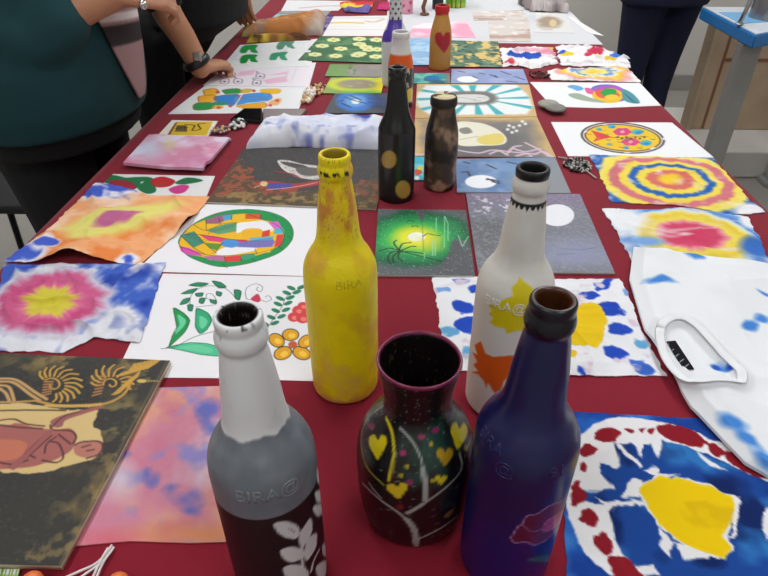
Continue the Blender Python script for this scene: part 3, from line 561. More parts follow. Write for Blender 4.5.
# --- far end papers and sheets
def p(cv): cv.fill((206,207,210)); cv.blend((cv.N(8,1,3)-.5)*2,(190,192,198)); cv.blend((cv.mask([(430,20),(470,18),(480,40),(408,40)],soft=.04))*.2,(226,200,210))
sheet('plastic_sheet', 'large white plastic sheet covering the far end of the table', 'sheet', [(388,-2),(553,-2),(603,44.5),(386,37)], p, .0008, step=.006, mids={'r':[(572,13)],'b':[(500,43)]})
def p(cv): cv.fill((228,158,182)); cv.blend((cv.N(14,4,3)-.45)*5,(236,196,208)); cv.blend((cv.N(9,1,2)-.55)*5,(240,222,228))
sheet('tissue_sheet', 'pink tissue sheet on the white plastic, behind the mustard heart bottle', 'sheet', [(414,24),(466,21),(476,37.5),(408,37)], p, .0006, z=.001, step=.005, group='tissue sheets')
def beige(seed, lab, c4):
    def p(cv): cv.fill((206,196,190)); cv.blend((fbm(cv.P[:,0]*6,cv.P[:,1]*20,seed,4)-.5)*7,(178,150,138)); cv.blend((cv.N(30,seed+2,3)-.6)*5,(222,216,210))
    sheet('tissue_sheet', lab, 'sheet', c4, p, .0006, z=.001, step=.005, group='tissue sheets')
beige(3,'beige marbled tissue sheet, leftmost of the three near the far end',[(472,11),(503.5,10.5),(507,20),(474,20.5)]); beige(5,'beige marbled tissue sheet, nearest of the three and above the white border',[(488,21),(529,20.5),(531,41.5),(490,41)]); beige(8,'beige marbled tissue sheet, rightmost of the three near the grey cloth heap',[(504.5,10.5),(523,10),(528,20),(508,20)])
def p(cv): cv.fill((212,210,208)); t,_=cv.field(549,22,14,7); cv.blend((1.1-t)*2+(cv.N(30,3,3)-.5),(158,140,120)); t,_=cv.field(553,23,4,4); cv.blend((1.1-t)*3,(206,184,140))
sheet('photo_print', 'pale print with a brown smudge, below the grey cloth heap', 'print', [(536,12),(566,14),(574,33),(534,32)], p, .0006, z=.001, step=.005)
def p(cv): cv.fill((222,222,222))
sheet('paper_strip', 'narrow white paper strip reaching past the right table edge', 'paper', [(566,16),(572,17),(604,36),(588,33)], p, .0006, z=.001, step=.006)
def p(cv): cv.fill((214,214,216)); cv.line([(300,8),(325,6),(345,6)],14,(196,150,146))
sheet('paper_sheet', 'white paper with a faded pink band at the far left corner', 'paper', [(287,0),(350,1),(338,10.5),(281,11)], p, .0006, step=.006, group='far papers')
def p(cv): cv.fill((150,152,150)); cv.blend((cv.N(14,2,3)-.5)*6,(120,124,122)); cv.blend(cv.mask([(274,14),(290,14),(286,20),(270,20)],soft=.01),(130,186,196))
sheet('photo_print', 'grey print with a pale teal patch, behind the rolled scarf', 'print', [(280,11.2),(331,10.8),(322,20),(268,21)], p, .0006, step=.006)
def p(cv): cv.fill((226,224,222)); cv.line([(330,23),(345,22.5),(362,23)],22,(222,190,110)); cv.line([(366,21),(374,22),(384,19)],14,(206,180,160)); cv.line([(320,29.5),(388,29.5)],6,(196,198,212),False); cv.line([(329,18),(384,18)],10,(206,190,196),False)
sheet('watercolour_sheet', 'white paper with a faint yellow drawing, beyond the cream-flower board', 'painting', [(328,16.5),(389,15.5),(388,36),(319,36)], p, .0006, step=.005, group='painted paper sheets')
def p(cv): cv.fill((110,92,150)); cv.blend((cv.N(40,3,3)-.5)*7,(150,140,170)); cv.blend((cv.N(30,5,3)-.56)*7,(70,60,90))
sheet('patterned_cloth', 'small purple speckled cloth at the right end of the rolled scarf', 'cloth', [(329,14),(334,15),(323,34),(312,35)], p, .002, z=.001, step=.005, mat=CLO)
for i,(c4,c,d,lab) in enumerate((([(340,3),(374,2),(372,7),(341,8)],(206,60,66),(222,200,70),'red and yellow crumpled cloth on the far white papers'),([(343,8.5),(372,7.5),(368,13),(345,12)],(110,100,160),(70,76,110),'purple crumpled cloth under the red one at the far end'),([(379,5),(391,3),(391,10),(377,9.5)],(190,60,110),(120,60,120),'magenta crumpled cloth left of the dotted bottle'))):
    def p(cv): cv.fill(c); cv.blend((cv.N(16,i,3)-.5)*8,d); cv.blend((cv.V-.7)*4*(i==0),d)
    sheet('crumpled_cloth', lab, 'cloth', c4, p, .002, z=.002, step=.005, mat=CLO, zf=crumple(.012,14,i), group='far crumpled cloths', rag=.004)
# --- right side, far to near
def splash(seed, cols):
    def p(cv):
        cv.fill((230,228,230))
        for k,(c,th) in enumerate(cols): cv.blend((fbm(cv.P[:,0]*11,cv.P[:,1]*6,seed+k*7,3)-th)*12, c)
    return p
BL, YE, RE, PK = (50,100,200), (226,190,60), (204,40,70), (226,150,170)
def p(cv): splash(2,((PK,.66),(YE,.68)))(cv); cv.blob([(506,57),(515,55),(535,56),(538,60),(520,61)],(50,90,180),rag=.01,scale=40); cv.blob([(504,64),(512,62),(514,66)],(206,70,90))
sheet('tie_dye_cloth', 'white tie-dye cloth with blue and pink splashes, right of the leaf-pattern board', 'cloth', [(500,49),(553,48),(558,64),(503,67)], p, .001, step=.003, mat=CLO, rag=.008, mids={'b':[(517,66),(532,69.5)]}, zf=crumple(.012,16,1,.4), group='tie-dye cloths')
def p(cv): splash(5,((BL,.7),(YE,.68)))(cv); cv.blob([(583,57),(592,51),(600,50),(603,54),(592,58)],(196,60,86),rag=.012,scale=40); cv.ell(566,56,8,2,(226,196,60)); cv.ell(562,54,4,1.6,(50,100,200)); cv.ell(616,58,7,3,(60,110,200)); cv.ell(610,62,6,2,YE)
sheet('tie_dye_cloth', 'white tie-dye cloth with a red blot, at the far right table edge', 'cloth', [(556,48),(602,48),(630,68),(561,66)], p, .001, step=.003, mat=CLO, rag=.008, mids={'r':[(616,54),(628,59)]}, zf=crumple(.012,16,4,.4), group='tie-dye cloths')
def p(cv): t,th=cv.dye(592,73,40,8,[(0,YE),(.3,(232,220,150)),(.45,(96,140,210)),(.55,(232,226,210)),(.75,YE),(.9,(226,160,170)),(1.1,(230,228,226))],warp=.5,scale=14); 
sheet('tie_dye_cloth', 'yellow ringed tie-dye cloth beyond the bird paper', 'cloth', [(547,71),(626,66),(641,82.5),(551,80)], p, .001, z=.001, step=.003, mat=CLO, rag=.006, drape=True, zf=crumple(.006,16,6,.4), group='tie-dye cloths')
f = crop(545,75,.2344)
def p(cv):
    cv.fill((228,229,230)); cv.blob(f((195,60),(230,42),(290,42),(335,60),(345,85),(335,110),(270,115),(215,100)), (110,100,190)); cv.blob(f((200,70),(240,50),(300,55),(335,85),(310,115),(250,118),(210,100)), (226,180,40)); cv.blob(f((205,66),(240,48),(300,46),(340,72),(330,72),(280,56),(225,70)),(170,80,180)); cv.blob(f((215,70),(250,60),(300,70),(320,90),(280,100),(230,95)), (214,90,60)); cv.blob(f((240,70),(262,58),(300,62),(300,82),(262,92),(243,84)), (30,150,60))
    cv.ell(*f((285,95))[0],7,2.8,(226,190,50)); cv.blob(f((95,50),(115,42),(150,48),(165,60),(140,68),(120,60)),(90,160,210)); cv.blob(f((330,60),(375,80),(405,118),(370,120),(335,105)),(70,140,150)); cv.blob(f((100,82),(140,78),(190,95),(260,118),(180,112),(120,98)),(150,166,146)); cv.blob(f((170,55),(200,60),(205,80),(180,78)),(206,90,150))
    for k in range(4): cv.line(f((335+k*8,75+k*6),(375+k*5,118)),2,(40,100,120))
sheet('watercolour_sheet', 'white paper with a small multicoloured bird, at the right table edge', 'painting', [(530,82),(640,83),(661,105.5),(552,106.5)], p, .0005, step=.0022, mids={'b':[(600,108)]}, group='painted paper sheets')
def p(cv):
    cv.fill((229,230,232)); c=f((332,268))[0]
    for rx,ry,col in ((42.5,15.6,(70,60,66)),(40.3,14.4,(206,196,180)),(38.6,13.5,(80,60,56)),(37,12.6,(226,186,30))): cv.ell(*c,rx,ry,col,5)
    cv.poly(f((195,235),(250,250),(285,265),(240,275),(205,285),(220,265)),(206,60,60)); 
    for q in ((330,242),(365,285)):
        for k in range(6): a=k*1.05; cv.ell(*f((q[0]+22*math.cos(a),q[1]+9*math.sin(a)))[0],4,2,(206,60,120))
        cv.ell(*f(q)[0],2.4,1.4,(226,150,170))
    for q,rx in (((395,243),6),((430,290),6),((285,220),4),((230,232),3),((275,295),3),((345,310),3.4)): cv.ell(*f(q)[0],rx,rx*.45,(50,170,190)); cv.ell(*f((q[0]+4,q[1]+3))[0],rx*.5,rx*.2,(40,120,180))
    for k in range(26):
        a=k*2.4; q=(332+(20+5.2*k)*math.cos(a), 268+(8+1.7*k)*math.sin(a)); cv.line(f((q[0]-9,q[1]-2),(q[0],q[1]+3),(q[0]+9,q[1]-1)),2.2,((40,120,70),(196,70,90),(222,140,60))[k%3])
    for k in range(7): cv.ell(*f((310+k*19,265+(k%2)*6))[0],1.3,.8,(40,50,40))
    cv.line(f((285,268),(440,262)),2,(60,110,40))
    for k in range(9): a=k*.7; x,y=c; cv.line([(x+41*math.cos(a),y+15*math.sin(a)),(x+41*math.cos(a+.12),y+15*math.sin(a+.12))],4,(226,224,220),False)
sheet('watercolour_sheet', 'white paper with a round yellow folk mandala, at the right table edge', 'painting', [(551,122),(672,122.5),(714,157.5),(568,156)], p, .0005, step=.0018, group='painted paper sheets')
Bd = (44,96,178)
def p(cv):
    n=(228,228,232); t,th=cv.dye(669,181,71,26,[(0,(236,206,60)),(.1,(232,196,60)),(.2,(208,110,104)),(.3,(208,112,100)),(.36,(234,212,80)),(.46,(226,206,90)),(.51,Bd),(.58,Bd),(.63,(230,210,90)),(.71,(232,206,80)),(.76,(204,116,126)),(.87,(204,116,126)),(.93,(232,212,90)),(1.05,(230,214,110)),(1.12,Bd),(1.3,(60,110,190)),(1.42,n)],ang=6,warp=.16,scale=10,streak=.05)
    cv.blend((cv.N(45,9,3)-.55)*2.5,(226,216,206))
    t2,_=cv.field(668,150,26,8); cv.blend((1-t2)*2,n); t2,_=cv.field(750,212,22,9); cv.blend((1-t2)*2,n)
sheet('tie_dye_cloth', 'tie-dye cloth with concentric red, yellow and blue rings, below the mandala paper', 'cloth', [(589,155),(713,158.5),(765,213),(611,202)], p, .001, step=.0022, mat=CLO, rag=.004, zf=crumple(.006,11,4,.3), mids={'r':[(732,180),(748,199)],'b':[(648,204),(684,206),(722,214),(745,215)],'l':[(603,181)]}, group='tie-dye cloths')
def p(cv):
    n=(226,228,232); t,th=cv.dye(691,237,72,31,[(0,(196,60,92)),(.34,(200,72,104)),(.43,(224,140,150)),(.5,(224,206,90)),(.68,(222,190,60)),(.75,(226,214,120)),(.83,(206,216,226)),(.92,(84,134,200)),(1.08,(120,160,214)),(1.2,n)],ang=8,warp=.2,scale=12,streak=.05)
    cv.blend((fbm(cv.P[:,0]*20,cv.P[:,1]*60,9,3)-.55)*3,(222,210,206))
    t2,_=cv.field(627,222,20,16); cv.blend((1.2-t2)*1.5,n); t2,_=cv.field(645,244,24,6); cv.blend((1.1-t2)*1.5,(120,160,214)); t2,_=cv.field(755,250,22,14); cv.blend((1.0-t2)*2,(60,110,190)); t2,_=cv.field(752,222,14,8); cv.blend((1.1-t2)*2,n); t2,_=cv.field(700,262,40,6); cv.blend((1-t2)*1.2,(206,186,60))
sheet('tie_dye_cloth', 'tie-dye cloth with a pinkish red heart ringed in yellow, above the white shirt', 'cloth', [(602,209),(748,217),(772,272),(632,262)], p, .001, step=.002, mat=CLO, rag=.004, zf=crumple(.007,10,7,.4), mids={'t':[(650,210),(684,208)],'l':[(615,230)],'r':[(760,240)]}, group='tie-dye cloths')
# --- blue-blotched cloth under the white bottle
f = crop(425,265,.332)
def p(cv):
    cv.fill((224,224,228)); B=(36,72,178); L=(96,160,206)
    for pts,c in (([(82,120),(115,112),(145,125),(140,145),(105,148)],B),([(90,175),(120,160),(150,165),(155,205),(120,212),(90,195)],B),([(50,190),(85,190),(95,215),(60,220)],L),([(110,255),(140,250),(145,285),(112,285)],L),([(80,45),(130,48),(125,62),(85,58)],(70,110,200)),([(130,70),(155,68),(155,88),(135,85)],B),([(505,70),(540,45),(570,45),(545,70),(515,80)],B),([(465,90),(500,82),(520,95),(500,108),(470,105)],B),([(520,130),(560,122),(595,145),(590,158),(545,162)],B),([(550,190),(580,182),(620,200),(610,215),(560,212)],B),([(538,250),(575,245),(608,270),(590,285),(545,275)],B),([(610,290),(650,290),(690,320),(680,335),(640,325)],(60,100,190)),([(455,315),(480,320),(490,335),(460,328)],B),([(630,230),(660,225),(670,245),(640,250)],L),([(590,75),(610,72),(618,90),(600,92)],(120,160,214)),([(25,75),(60,70),(70,82),(35,86)],(120,160,214))): cv.blob(f(*pts), c, rag=.006, scale=70, soft=.003)
    cv.blob(f((430,140),(470,125),(500,130),(545,160),(540,190),(520,245),(470,245),(430,235),(400,190)), (226,190,30), rag=.008, scale=60); cv.blob(f((430,260),(455,265),(450,285),(430,280)),(226,190,40)); cv.blend((cv.N(50,3,3)-.66)*8,(206,190,206))
sheet('tie_dye_cloth', 'white tie-dye cloth with blue blotches, under the painted white bottle', 'cloth', [(432,278),(619,279),(667,376.5),(447,370)], p, .001, step=.0014, mat=CLO, rag=.003, zf=crumple(.005,11,2,.25), mids={'r':[(628,292),(641,331)],'b':[(520,376),(571,376)],'l':[(438,312)],'t':[(500,277),(560,279)]}, group='tie-dye cloths')
# --- big blue, white and yellow cloth, bottom right
f = crop(550,400,.3058)
def p(cv):
    cv.fill((36,92,176)); n=cv.N(18,3,4); cv.blend((n-.48)*6,(24,60,140)); cv.blend((cv.N(30,7,3)-.6)*5,(80,140,206)); Wh=(222,220,222)
    ring=f((60,380),(55,300),(85,200),(95,130),(130,90),(190,65),(260,58),(340,70),(430,90),(530,130),(640,180),(760,250),(850,360),(880,480),(840,640),(600,720),(330,690),(240,600),(170,560),(100,480))
    cv.blob(ring,Wh,rag=.003); inn=f((200,400),(190,370),(215,340),(110,330),(125,295),(210,300),(165,245),(165,210),(230,225),(205,150),(260,150),(300,190),(300,150),(330,150),(360,200),(365,135),(430,150),(520,190),(620,230),(730,290),(800,380),(800,520),(720,620),(560,650),(400,630),(330,590),(270,560),(220,480),(210,430))
    cv.poly(inn,(26,66,140),rag=.006,scale=70); m=cv.mask(inn); cv.blend(m*np.clip((n-.5)*6,0,1),(44,110,176)); cv.blend(m*np.clip((cv.N(26,9,3)-.55)*6,0,1),(16,36,90))
    for pts in ([(300,240),(340,215),(350,240),(420,245),(360,255)],[(265,260),(300,270),(300,330),(230,320)],[(270,330),(320,345),(300,360)],[(345,410),(400,470),(390,520),(350,480)],[(400,470),(540,500),(520,520),(430,520)],[(595,330),(620,320),(610,440),(590,470)],[(150,330),(290,335),(280,350),(160,342)],[(215,140),(300,220),(290,230),(220,160)],[(470,170),(530,205),(590,240),(520,215)],[(690,370),(720,350),(715,470),(690,430)],[(270,550),(340,540),(350,580),(290,580)]): cv.poly(f(*pts),Wh,rag=.005,scale=80)
    cv.blob(f((285,300),(320,262),(400,250),(480,268),(560,300),(605,325),(600,390),(575,455),(598,480),(585,520),(545,530),(470,500),(410,470),(345,410),(300,340)),Wh,rag=.005,scale=90)
    cv.blob(f((295,300),(325,268),(400,255),(480,275),(560,305),(596,330),(590,390),(562,450),(590,485),(575,522),(545,520),(470,490),(415,465),(350,405),(310,340)),(226,190,10),rag=.003,scale=90); cv.blend(cv.mask(f((315,340),(600,330),(590,520),(400,460)))*np.clip((cv.N(40,4,3)-.45)*3,0,.5),(198,160,10))
    R=(132,24,36)
    for pts in ([(145,110),(190,92),(225,115),(200,140),(155,135)],[(100,160),(130,145),(155,175),(130,195),(105,185)],[(95,210),(118,210),(110,235),(92,230)],[(75,290),(95,270),(115,310),(105,345),(75,340)],[(90,385),(130,362),(155,395),(135,415),(105,400)],[(130,445),(180,440),(205,475),(190,515),(150,490)],[(195,520),(245,525),(290,575),(330,640),(260,640),(210,580)],[(350,90),(400,82),(470,105),(510,145),(440,150),(365,120)],[(505,150),(540,145),(580,185),(545,190)],[(575,170),(640,190),(700,235),(690,255),(620,230),(580,200)],[(240,95),(270,98),(262,115)],[(290,98),(310,95),(305,118)],[(318,95),(340,98),(332,116)],[(760,300),(800,350),(830,450),(800,430)]): cv.poly(f(*pts),R,True,rag=.005,scale=90)
    cv.blend(cv.mask(f((145,110),(700,110),(720,260),(450,160),(100,200)))*0,R)
sheet('tie_dye_cloth', 'large blue tie-dye cloth with yellow centre and dark red flecks, near the white shirt', 'cloth', [(570,412),(800,424),(935,650),(574,665)], p, .001, step=.0016, mat=CLO, rag=.002, zf=crumple(.003,8,3,.3), mids={'l':[(566,480),(564,535)]}, group='tie-dye cloths')
# --- near dark board (top of the pile at left)
f = crop(0,350,.2344)
def p(cv):
    cv.fill((50,48,44)); n=cv.N(30,3,4); e=np.minimum(np.minimum(cv.U,1-cv.U),np.minimum(cv.V,1-cv.V)); cv.blend(((cv.N(24,6,4)-.60)*7)*np.clip(.25-e,0,.25)*4,(136,112,66)); cv.blend((cv.N(22,2,3)-.5)*1.5,(38,42,44)); cv.blend(np.clip((cv.N(70,16,4)-.60)*8,0,.7)*np.clip((.2-e)*5,0,1),(150,126,76)); cv.blend((cv.N(300,17,2)-.6)*1.5,(84,80,70))
    m=cv.mask(f((400,240),(480,230),(560,200),(600,260),(560,330),(440,380),(410,320)),soft=.02); cv.blend(m*np.clip((cv.N(50,4,3)-.52)*8,0,1),(128,112,66)); m=cv.mask(f((0,20),(250,30),(150,110),(0,80)),soft=.02); cv.blend(m*np.clip((cv.N(40,8,3)-.55)*7,0,.6),(110,96,60))
    cv.poly(f((-500,240),(0,228),(110,226),(210,245),(300,255),(420,258),(405,300),(400,330),(430,350),(442,385),(435,440),(390,470),(300,490),(220,515),(120,528),(0,520),(-500,520)),(206,178,120),rag=.002)
    cv.line(f((-500,262),(0,258),(130,256),(280,258)),2,(70,52,44)); Mv=(150,88,84)
    cv.blob(f((-400,310),(0,320),(70,312),(150,330),(230,340),(300,335),(325,370),(310,420),(270,450),(200,480),(60,505),(-400,510)),(160,92,86)); cv.blob(f((-300,380),(0,380),(100,390),(110,420),(40,470),(-300,480)),(186,108,84)); cv.blob(f((215,305),(260,280),(330,262),(430,238),(440,246),(350,275),(280,300),(265,325),(235,330)),Mv); cv.blob(f((320,405),(350,390),(420,388),(438,410),(430,440),(380,460),(330,450),(315,430)),(176,112,98))
    D=(78,42,46)
    for a in ([(40,500),(80,470),(150,400),(215,345)],[(75,490),(120,455),(180,400),(220,365)],[(0,320),(80,330),(180,335)],[(180,470),(240,480),(270,455),(250,400),(210,390)],[(215,320),(225,340),(300,345),(325,370),(310,400)],[(250,360),(300,400)],[(320,405),(350,392),(420,390),(438,412),(420,445),(370,462)],[(350,415),(385,405)],[(370,430),(400,425)],[(0,480),(60,488),(120,470)],[(190,440),(200,400),(240,370)],[(0,300),(60,295),(110,315),(190,325)],[(110,440),(150,460)],[(220,330),(270,285),(340,262)]): cv.line(f(*a),1.8,D)
    cv.blob(f((40,495),(75,470),(160,390),(215,335),(225,345),(170,405),(85,490),(55,512)),(150,86,84)); g=(196,150,62)
    def fern(c, r0, a0, a1, n_, spin=1, L=1.0):
        cx, cy = c
        cv.line(f(*[(cx+(r0*.75)*(1-k/14)*math.cos(a0+k*.55*spin), cy+(r0*.6)*(1-k/14)*math.sin(a0+k*.55*spin)) for k in range(12)]),2.2,g)
        for k in range(n_):
            a=a0+(a1-a0)*k/(n_-1); x=cx+r0*math.cos(a); y=cy+r0*.7*math.sin(a); q=L*(.75+.5*math.sin(math.pi*k/(n_-1)))
            cv.line(f((x,y),(x+34*q*math.cos(a+.25*spin),y+26*q*math.sin(a+.25*spin)),(x+62*q*math.cos(a+.55*spin),y+46*q*math.sin(a+.55*spin))),2.6,g)
    fern((225,150),55,-2.4,1.3,13); fern((475,145),48,-3.3,.1,10,1,.9)
    for k in range(9): cv.line(f((500+k*16,110-k*4),(540+k*16,100-k*6),(575+k*14,60-k*3)),3,g)
    for k in range(9): cv.line(f((480+k*9,190-k*8),(510+k*9,180-k*8),(530+k*8,150-k*7)),2.4,g)
    for k in range(7): cv.line(f((395+k*6,195-k*14),(430+k*4,185-k*12)),2.4,(176,120,70))
    for k in range(6): cv.line(f((180+k*2,195-k*12),(215+k*2,185-k*10)),2.4,(176,120,70))
    cv.line(f((160,218),(260,240),(350,236),(450,228),(520,195),(555,150)),3.5,(186,140,66))
    for k in range(16): cv.ell(*f((200+k*15,238-(k>12)*(k-12)*2))[0],2.6,1.5,(200,158,80))
    for a in ([(0,135),(60,140),(130,190),(170,215)],[(0,150),(40,160),(60,215)],[(0,122),(70,128),(150,180),(200,210)],[(0,165),(25,185),(40,218)]): cv.line(f(*a),3.5,(190,150,96))
    cv.line(f((170,215),(60,222),(0,222)),3,(180,140,80)); cv.ell(*f((605,132))[0],5,1.9,(206,176,90))
    for k in range(4): cv.ell(*f((635+k*12,132))[0],1.1,.8,(190,160,80))
    cv.line(f((716,45),(560,330),(440,560),(260,910)),1.5,(150,126,80),False,soft=.004,a=.6)
sheet('painted_board', 'near dark canvas board with gold scrolls and a figure in mauve robes', 'painting', [(-72,350),(170,360.5),(61,566),(-205,560)], p, .006, z=.003, step=.0013, mat=CAN, edge=(206,196,170), group='painted canvas boards')
# ================================================================== white T-shirt
f = crop(620,240,.4169)
NECK = f((104,222),(125,205),(160,212),(190,245),(225,280),(262,310),(270,345),(225,346),(175,335),(145,305),(118,262))
def p(cv):
    cv.fill((226,228,231)); B=(70,130,206)
    for x,y,rx,ry,a in ((165,58,30,10,10),(85,120,40,8,5),(300,228,28,12,-10),(335,213,22,9,20),(255,460,40,14,30),(300,505,60,10,38),(340,152,24,5,20),(238,325,26,14,20),(330,540,40,14,40)):
        q=f((x,y))[0]; t,_=cv.field(q[0],q[1],rx*.4169,ry*.4169,a); cv.blend((1.15-t+1.2*(cv.N(50,3,3)-.5))*1.4,B)
    for q in ((222,325),(258,325)): cv.ell(*f(q)[0],5,4.5,(36,84,180),soft=.004)
ZT = .004
def z_tee(P,U,V):
    A=[at(x,y,T+.014)[:2] for x,y in smooth_pts(NECK)]; d,ins=seg_dist(P,A,True); sd=np.where(ins,d,-d)
    e=np.minimum(U,V); fold=.004*np.exp(-((U-.13)/.05)**2)+.003*np.sin((U*3+V*2)*5)*np.clip(U*3,0,1)
    z=.012+fold+crumple(.008,8,4,.15)(P,U,V); z=z*np.clip(.35+e*14,0,1)
    rid=.0045*np.exp(-((sd+.011)/.006)**2)
    return z-np.clip(sd/.006,0,1)*(.008)+rid
tee = sheet('t_shirt', 'white T-shirt with faint blue dye spots, lying over the right table edge', 't-shirt', [(633,250),(860,280),(1010,500),(790,492)], p, ZT, step=.0018, mat=CLO, drape=True, zf=z_tee, mids={'l':[(629,281),(644,332),(673,380),(690,409),(744,466)],'t':[(682,255),(768,267)]}, soft=.012)
TV=np.array([v.co for v in tee.data.vertices]); TV=TV[:len(TV)//2]
def on_tee(q,up):
    k=np.hypot(TV[:,0]-q[0],TV[:,1]-q[1]); return (q[0],q[1],float(TV[k<max(.004,k.min()*1.01)][:,2].max())+up)
bm = bmesh.new(); tube(bm, [on_tee(at(x,y,T+.0175),.0002) for x,y in smooth_pts(f((96,215),(122,194),(165,203),(205,240),(240,275),(276,310),(284,352),(225,356),(168,345),(132,308),(106,264)),True,5)+[f((96,215))[0]]], [(.0058,.0010)]*56, 8)
plain('white_rib', (226,228,231), .95, bs=600, bst=.3); c_ = bm_obj('collar', bm, 'white_rib', tee, True)
def p(cv):
    cv.fill((24,24,28))
    for k in range(5):
        for s_ in (-.25,.15): 
            x=667+5*k+s_*4; y=345+5.0*k-s_*3; cv.line([(x-1.6,y+1.6),(x+1.2,y-.6)],.9,(170,170,175),False)
lb = sheet('neck_label', None, None, [f((112,243))[0],f((133,241))[0],f((178,309))[0],f((152,309))[0]], p, .0012, z=.0165, step=.0007, mat=CLO, parent=tee, lay=False); lb['label']='black sewn label with small grey print'
# folded white shirt
def p(cv):
    cv.fill((222,224,234)); cv.blend((cv.N(16,3,4)-.5)*2,(186,192,222)); cv.blend((cv.N(34,8,3)-.66)*5,(120,128,190)); t,_=cv.field(364,130,8,7); cv.blend((1.1-t+(cv.N(60,2,3)-.5))*2,(70,84,160))
def zdome(h, sc, amp, sd):
    def g(P,U,V): e=np.minimum(np.minimum(U,1-U)*2.2,np.minimum(V,1-V)); return h*np.clip(e/.22,0,1)**.5+crumple(amp,sc,sd,.2)(P,U,V)
    return g
sheet('folded_shirt', 'folded white shirt with pale blue dye stains, behind the dark bird board', 'shirt', [(262,130),(387,124),(384,150),(246,149)], p, .004, step=.0026, mat=CLO, mids={'b':[(300,146),(345,149)]}, zf=zdome(.031,11,.010,5), lay=False)
# rolled scarf and yellow cloth
def p(cv):
    n=cv.N(18,3,4); cv.fill((178,116,66)); cv.blend((.36-cv.U)*6+(n-.5),(140,138,146)); cv.blend((.2-cv.U)*8+(n-.5),(176,170,110)); cv.blend((cv.U-.72)*6+(n-.5)*2,(182,166,156)); cv.blend((cv.N(30,7,3)-.58)*8,(204,140,90)); t,_=cv.field(266,26,4,3); cv.blend((1-t)*3,(70,66,90))
sheet('rolled_scarf', 'rolled orange and grey dyed scarf at the far left table edge', 'scarf', [(243,29),(326,18),(322,35),(241,36.5)], p, .004, step=.004, mat=CLO, zf=lambda P,U,V: zdome(.042,8,.010,3)(P,U,V)*(.55+.5*U), lay=False)
def p(cv): cv.fill((150,104,60)); cv.blend((.5-cv.U)*5+(cv.N(20,3,3)-.5)*3,(206,184,70)); cv.blend((cv.N(30,6,3)-.55)*7,(96,60,40))
sheet('folded_cloth', 'yellow and brown dyed cloth lying in front of the rolled scarf', 'cloth', [(250,38.6),(306,36.8),(311,40),(246,42.6)], p, .003, step=.004, mat=CLO, zf=zdome(.014,12,.008,7), lay=False)
def p(cv): cv.fill((166,154,154)); cv.blend((cv.N(16,3,4)-.48)*6,(206,198,196)); cv.blend((cv.N(14,8,3)-.56)*7,(96,88,92))
sheet('crumpled_cloth', 'grey-mauve crumpled cloth heap at the far right end of the table', 'cloth', [(518,3),(560,2),(568,12.5),(530,11)], p, .004, step=.004, mat=CLO, zf=zdome(.05,13,.03,9), rag=.01, lay=False, group='far crumpled cloths')
# phone with its open cover
plain('black_gloss', (14,14,16), .08); plain('black_plastic', (22,22,24), .4); plain('cover_grey', (132,120,120), .25)
ph = empty('phone', at(270,115), 'black phone with a grey cover, lying beside the folded white shirt', 'phone')
def slab(name, px, z0, z1, mat, parent):
    bm=bmesh.new(); prism(bm,[at(x,y,T+z1)[:2] for x,y in px][::-1],T+z0,T+z1); e=[q for q in bm.edges]; bmesh.ops.bevel(bm,geom=e,offset=.0012,segments=2,affect='EDGES'); return bm_obj(name,bm,mat,parent)
slab('body',[(244,108),(262,108),(262,121),(230,118.5)],.001,.009,'black_plastic',ph); slab('screen',[(244.6,108.8),(261,108.8),(261,120),(232,118)],.009,.0095,'black_gloss',ph); slab('cover',[(263,108.5),(306,108.5),(298,120),(263,121.5)],.001,.009,'cover_grey',ph)
# ------------------------------------------------------------------ small trinkets
for n_,c_,r_ in (('bead_black',(24,22,22),.3),('bead_silver',(170,166,160),.3),('bead_white',(226,224,220),.4),('bead_red',(120,30,30),.4),('bead_tan',(206,170,120),.5),('bead_purple',(90,70,110),.4),('bead_orange',(222,110,50),.4),('stone_grey',(150,146,134),.7),('stone_dark',(120,118,112),.7),('cord_white',(216,206,206),.8),('leaf_green',(90,150,60),.6),('twig_brown',(120,80,60),.7)): plain(n_,c_,r_,var=.15,vs=90)
def beads(name, label, cat, px, n, sx, sy, r, mats, h=.012, seed=1):
    rd=random.Random(seed); c=at(*px); root=empty(name,(c[0],c[1],T),label,cat)
    for k,mt in enumerate(mats):
        bm=bmesh.new()
        for i in range(n//len(mats)):
            a=rd.random()*6.28; q=math.sqrt(rd.random()); rr=r*(.7+.6*rd.random()); ball(bm,(c[0]+sx*q*math.cos(a),c[1]+sy*q*math.sin(a),T+.001+rr+h*rd.random()*(1-q)),rr,seg=8)
        bm_obj(['beads','charms','clasp'][k],bm,mt,root,True)
    bm=bmesh.new(); tube(bm,[(c[0]+sx*.8*math.cos(t*2.1)*(1-.02*t),c[1]+sy*.8*math.sin(t*2.3),T+.004+.002*math.sin(t)) for t in np.linspace(0,9,50)],.0012,6); bm_obj('string',bm,mats[0],root,True)
    return root
bn=beads('bead_necklace','heap of tiny dark beads beside the concentric tie-dye cloth','necklace',(577,167),260,.026,.030,.0026,('bead_black','bead_silver'),.018,2)
bm=bmesh.new(); tube(bm,[at(*q,T+.004) for q in smooth_pts([(558,157),(568,159),(575,163),(588,172),(596,178)],False)],.0014,6); bm_obj('string',bm,'bead_silver',bn,True)
beads('bead_earring','purple beaded earring between the small yellow card and black-white earring','earring',(221,132),60,.020,.022,.003,('bead_purple','bead_tan'),.008,4)
beads('bead_earring','black and white beaded earring in front of the phone','earring',(238,127),40,.018,.024,.005,('bead_white','bead_black'),.008,5)
beads('bead_necklace','reddish brown bead string on the table, left of the moss green board','necklace',(317,91),120,.020,.06,.0035,('bead_red','bead_tan'),.008,6)
beads('shell_necklace','pale tan shell string at the corner of the cobble pattern paper','necklace',(309,98),60,.014,.06,.005,('bead_tan','bead_white'),.006,7)
